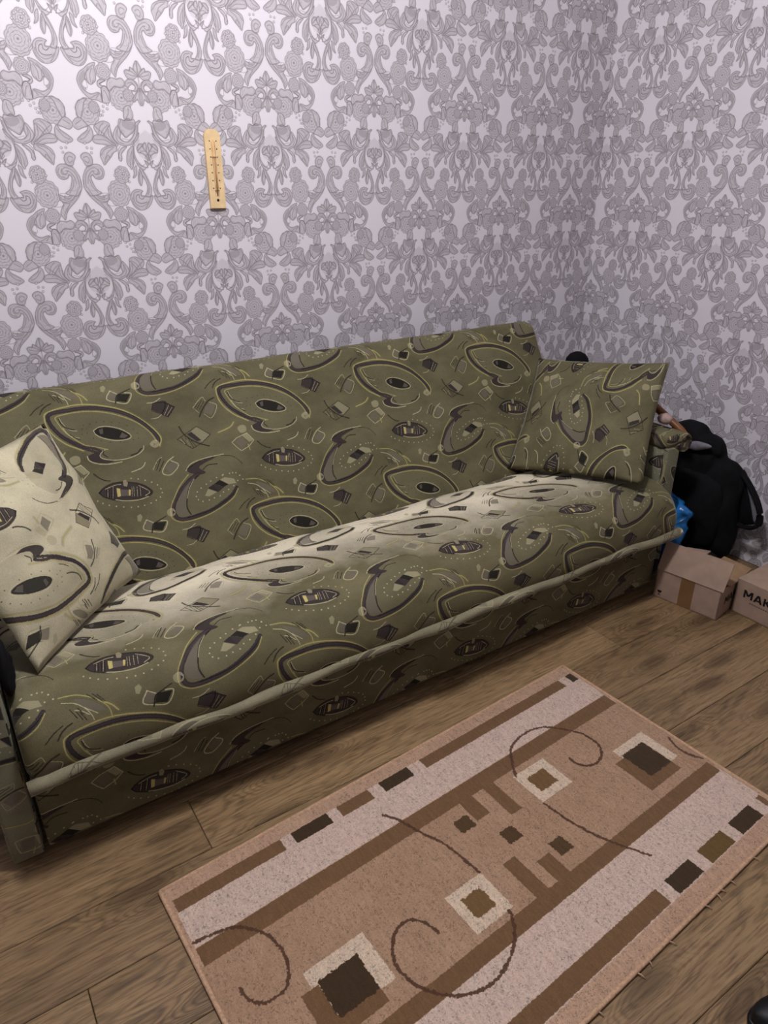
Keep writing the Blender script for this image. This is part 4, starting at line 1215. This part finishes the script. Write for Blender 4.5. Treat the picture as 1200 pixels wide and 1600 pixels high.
def decal(pts):
    return [gx + d * a + up * b_ for a, b_ in pts]


Vd, Fd = [], []
for poly in ([(-0.008, 0.017), (0.008, 0.017), (0.005, 0.009), (-0.005, 0.009)], [(-0.001, 0.009), (0.001, 0.009), (0.001, 0.002), (-0.001, 0.002)], [(-0.005, 0.002), (0.005, 0.002), (0.005, 0.0), (-0.005, 0.0)]):
    b0 = len(Vd)
    Vd += [tuple(p) for p in decal(poly)] + [tuple(p - e * 0.0004) for p in decal(poly)]
    Fd += [(b0, b0 + 1, b0 + 2, b0 + 3), (b0 + 7, b0 + 6, b0 + 5, b0 + 4)] + [(b0 + i, b0 + 4 + i, b0 + 4 + (i + 1) % 4, b0 + (i + 1) % 4) for i in range(4)]
link_mesh('fragile_sign', Vd, Fd, M_INK, fr, smooth_shade=False)
text_mesh('lettering', 'MAK', 0.026, M_INK, sr, F2 + e * 0.040 + d * 0.0004 + up * 0.044, e, up)

root2, fr2, sr2, G1, G2, H1, H2, d2, e2 = carton('cardboard_box', (1.392, -1.066), (1.393, -1.42), 0.26, 0.118,
                                                 'closed cardboard box printed MAK at the right edge of the photo', 'cardboard boxes in the corner')
h2 = up * 0.118
mid1, mid2 = (G1 + H1) / 2, (G2 + H2) / 2
sheet('top_flap', [G1 + h2, G2 + h2, mid2 + h2 + up * 0.006 - e2 * 0.002, mid1 + h2 + up * 0.003 - e2 * 0.002], 0.0035, M_CARD, root2)
sheet('top_flap', [mid1 + h2 + up * 0.002 + e2 * 0.001, mid2 + h2 + up * 0.002 + e2 * 0.001, H2 + h2, H1 + h2], 0.0035, M_CARD, root2)
text_mesh('lettering', 'MAK', 0.027, M_INK, fr2, G1 + d2 * 0.028 - e2 * 0.0006 + up * 0.066, d2, up, 0.23)
Vd, Fd = [], []
for k in range(12):
    x0 = 0.052 + k * 0.0075
    for (a, b_) in ((0, 0),):
        q = [G1 + d2 * (x0 + i) - e2 * 0.0006 + up * (0.052 + j) for i, j in ((0, 0), (0.0052, 0), (0.0052, 0.0035), (0, 0.0035))]
        b0 = len(Vd)
        Vd += [tuple(p) for p in q] + [tuple(p - e2 * 0.0004) for p in q]
        Fd += [(b0, b0 + 1, b0 + 2, b0 + 3), (b0 + 7, b0 + 6, b0 + 5, b0 + 4)] + [(b0 + i, b0 + 4 + i, b0 + 4 + (i + 1) % 4, b0 + (i + 1) % 4) for i in range(4)]
link_mesh('small_print', Vd, Fd, M_INKGREY, fr2, smooth_shade=False)

# ------------------------------------------------------------------ things in the gap beside the sofa
# black bag leaning on the right wall
bag = empty('backpack', (1.62, -0.76, 0.0), 'black backpack with grey lining slumped against the right wall', 'backpack')
frame = ((1.635, 0, 0), (0, -1, 0), (-0.0, 0, 1), (-1, 0, 0.0))
body = inflate('bag_body', [(0.60, 0.43), (0.665, 0.455), (0.73, 0.465), (0.785, 0.445), (0.80, 0.40), (0.845, 0.385), (0.872, 0.335), (0.885, 0.24), (0.895, 0.15), (0.892, 0.06), (0.85, 0.02), (0.74, 0.0), (0.62, 0.0), (0.56, 0.10), (0.55, 0.28)],
               frame, 0.085, M_BLACK, bag, rings=12, wr=0.022, seed=2, wscale=11)
inflate('top_flap', [(0.60, 0.46), (0.66, 0.505), (0.715, 0.50), (0.745, 0.475), (0.79, 0.455), (0.80, 0.41), (0.74, 0.39), (0.65, 0.40)],
        ((1.60, 0, 0), (0, -1, 0), (0, 0, 1), (-1, 0, 0.0)), 0.05, M_BLACK, bag, rings=7, wr=0.014, seed=5, wscale=16)
ln = inflate('lining', [(0.690, 0.425), (0.725, 0.452), (0.775, 0.456), (0.792, 0.448), (0.765, 0.432), (0.725, 0.418)],
             ((1.553, 0, 0), (0, -1, 0), (0, 0, 1), (-1, 0, 0.25)), 0.012, M_GREY, bag, rings=4)
tag(ln, 'grey lining showing at the top')
inflate('front_pocket', [(0.66, 0.33), (0.76, 0.345), (0.845, 0.31), (0.86, 0.17), (0.84, 0.08), (0.74, 0.06), (0.66, 0.09), (0.64, 0.22)],
        ((1.575, 0, 0), (0, -1, 0), (0, 0, 1), (-1, 0, 0.0)), 0.05, M_BLACK, bag, rings=8, wr=0.016, seed=9, wscale=15)
# strap loop against the wall with grey padding inside
loop = smooth([(0.845, 0.365), (0.890, 0.335), (0.935, 0.290), (0.962, 0.245), (0.965, 0.205), (0.945, 0.182), (0.905, 0.172), (0.865, 0.176)], False, 5)
v, f = tube_vf([(1.655 - 0.02 * math.sin(i / len(loop) * 3.0), -q[0], q[1]) for i, q in enumerate(loop)], 0.013, 10, flat=0.55)
st = link_mesh('shoulder_strap', v, f, M_BLACK, bag)
inflate('strap_web', [(0.85, 0.355), (0.885, 0.325), (0.915, 0.27), (0.935, 0.21), (0.93, 0.18), (0.86, 0.175)],
        ((1.672, 0, 0), (0, -1, 0), (0, 0, 1), (-1, 0, 0)), 0.012, M_BLACK, bag, rings=4)
pad = inflate('strap_padding', [(0.882, 0.322), (0.902, 0.318), (0.935, 0.272), (0.958, 0.222), (0.955, 0.198), (0.938, 0.196), (0.922, 0.235), (0.90, 0.285)],
              ((1.657, 0, 0), (0, -1, 0), (0, 0, 1), (-1, 0, 0)), 0.006, M_GREY, bag, rings=4)
tag(pad, 'grey padding on the inside of the strap')
inflate('bottom_strap', [(0.80, 0.055), (0.835, 0.075), (0.89, 0.07), (0.895, 0.03), (0.86, 0.004), (0.81, 0.006)],
        ((1.56, 0, 0), (0, -1, 0), (0, 0, 1), (-1, 0, 0.2)), 0.016, M_BLACK, bag, rings=4, wr=0.004)

bl = inflate('plastic_bag', [(0.66, 0.30), (0.705, 0.315), (0.735, 0.275), (0.775, 0.262), (0.812, 0.245), (0.822, 0.228), (0.812, 0.20), (0.815, 0.17), (0.806, 0.11), (0.800, 0.0), (0.74, 0.0), (0.66, 0.0), (0.63, 0.15)],
             ((1.458, 0, 0), (0, -1, 0), (0, 0, 1), (-1, 0, 0.0)), 0.040, M_BLUE, None, rings=12, wr=0.022, seed=4, wscale=30)
tag(bl, 'crumpled blue plastic bag between the sofa arm and the backpack', 'bag')

# wooden handle lying over the arm onto the backpack
pth = smooth([(1.455, -0.44, 0.630), (1.46, -0.52, 0.602), (1.46, -0.602, 0.568), (1.465, -0.67, 0.533), (1.475, -0.75, 0.488)], False, 5)
rr = [0.015 - 0.003 * i / len(pth) for i in range(len(pth))]
rr[-1] = 0.004; rr[-2] = 0.009
v, f = tube_vf(pth, rr, 12)
tag(link_mesh('wooden_handle', v, f, M_STICK, None), 'brown wooden handle with a rounded tip poking out behind the right cushion', 'handle')


def ball(name, c, r, mat, sc=(1, 1, 1), wob=0.0):
    bm = bmesh.new()
    bmesh.ops.create_uvsphere(bm, u_segments=20, v_segments=12, radius=1.0)
    V = []
    for q in bm.verts:
        k = 1 + wob * hashn(q.co.x * 2, q.co.y * 2, q.co.z * 2)
        V.append((c[0] + q.co.x * r * sc[0] * k, c[1] + q.co.y * r * sc[1] * k, c[2] + q.co.z * r * sc[2] * k))
    F = [tuple(v_.index for v_ in f_.verts) for f_ in bm.faces]
    bm.free()
    return link_mesh(name, V, F, mat, None)


tag(ball('plush_ball', (1.392, -0.705, 0.556), 0.021, M_PALEBALL, (1, 1.2, 0.85), 0.15), 'small pale pinkish soft ball on the right sofa arm', 'ball')

# round-topped black bundle standing in the corner
pr_ = [(0.0, 0.052), (0.15, 0.056), (0.40, 0.05), (0.58, 0.046), (0.63, 0.046), (0.652, 0.042), (0.668, 0.030), (0.676, 0.014), (0.678, 0.003)]
v, f = tube_vf([(1.49, -0.215, z) for z, _ in pr_], [r_ for _, r_ in pr_], 20)
tag(link_mesh('rolled_bundle', v, f, M_BLACK, None), 'round black top of a bundle standing behind the right cushion in the corner', 'bundle')

# black shape set between the left cushion and the arm
gm = inflate('black_shape', [(-0.810, 0.398), (-0.755, 0.396), (-0.735, 0.43), (-0.745, 0.475), (-0.765, 0.505), (-0.795, 0.50), (-0.82, 0.45)],
             ((-0.632, 0, 0), (0, 1, 0), (0, 0, 1), (1, 0, 0)), 0.015, M_BLACK, None, rings=7, wr=0.006, seed=8, wscale=30)
tag(gm, 'black shape between the left cushion and the sofa arm', 'garment')

# toe of a black shoe at the lower right
sh = empty('shoe', (0.34, -1.89, 0.0), 'black shoe toe entering at the lower right corner of the photo', 'shoe')


def shoe_ring(s, t):
    """outline of a sole along its length, toe at s=0"""
    w = 0.046 * math.sqrt(max(0.0, 1 - (1 - min(1, s / 0.35)) ** 2)) * (1 - 0.12 * max(0, s - 0.35))
    return w


ax = Vector((0.80, -0.60, 0)).normalized(); ay = Vector((0.60, 0.80, 0))
toe = Vector((0.262, -1.822, 0))


def shoe_part(name, z0, z1, sc, dome, mat):
    V, F = [], []
    ns, nc = 16, 12
    for i in range(ns + 1):
        s = (i / ns) ** 1.5
        w = max(0.002, shoe_ring(s, 0)) * sc
        for k in range(nc):
            th_ = 2 * math.pi * k / nc
            c, sn_ = math.cos(th_), math.sin(th_)
            zz = z0 + (z1 - z0) * (0.5 + 0.5 * max(-1, min(1, sn_ * 1.4)))
            if sn_ > 0:
                zz += dome * min(1, s / 0.3) ** 0.6 * sn_ * (1 + 0.8 * max(0, s - 0.4))
            p = toe + ax * (s * 0.27 + (1 - sc) * 0.05) + ay * (w * c)
            V.append((p.x, p.y, zz))
    for i in range(ns):
        for k in range(nc):
            F.append((i * nc + k, i * nc + (k + 1) % nc, (i + 1) * nc + (k + 1) % nc, (i + 1) * nc + k))
    F += [tuple(range(nc))[::-1], tuple(range(ns * nc, (ns + 1) * nc))]
    o = link_mesh(name, V, F, mat, sh)
    bm = bmesh.new(); bm.from_mesh(o.data); bmesh.ops.recalc_face_normals(bm, faces=bm.faces); bm.to_mesh(o.data); bm.free()


shoe_part('sole', 0.0005, 0.016, 1.0, 0.0, M_SHOE)
shoe_part('upper', 0.014, 0.034, 0.93, 0.028, M_SHOE)
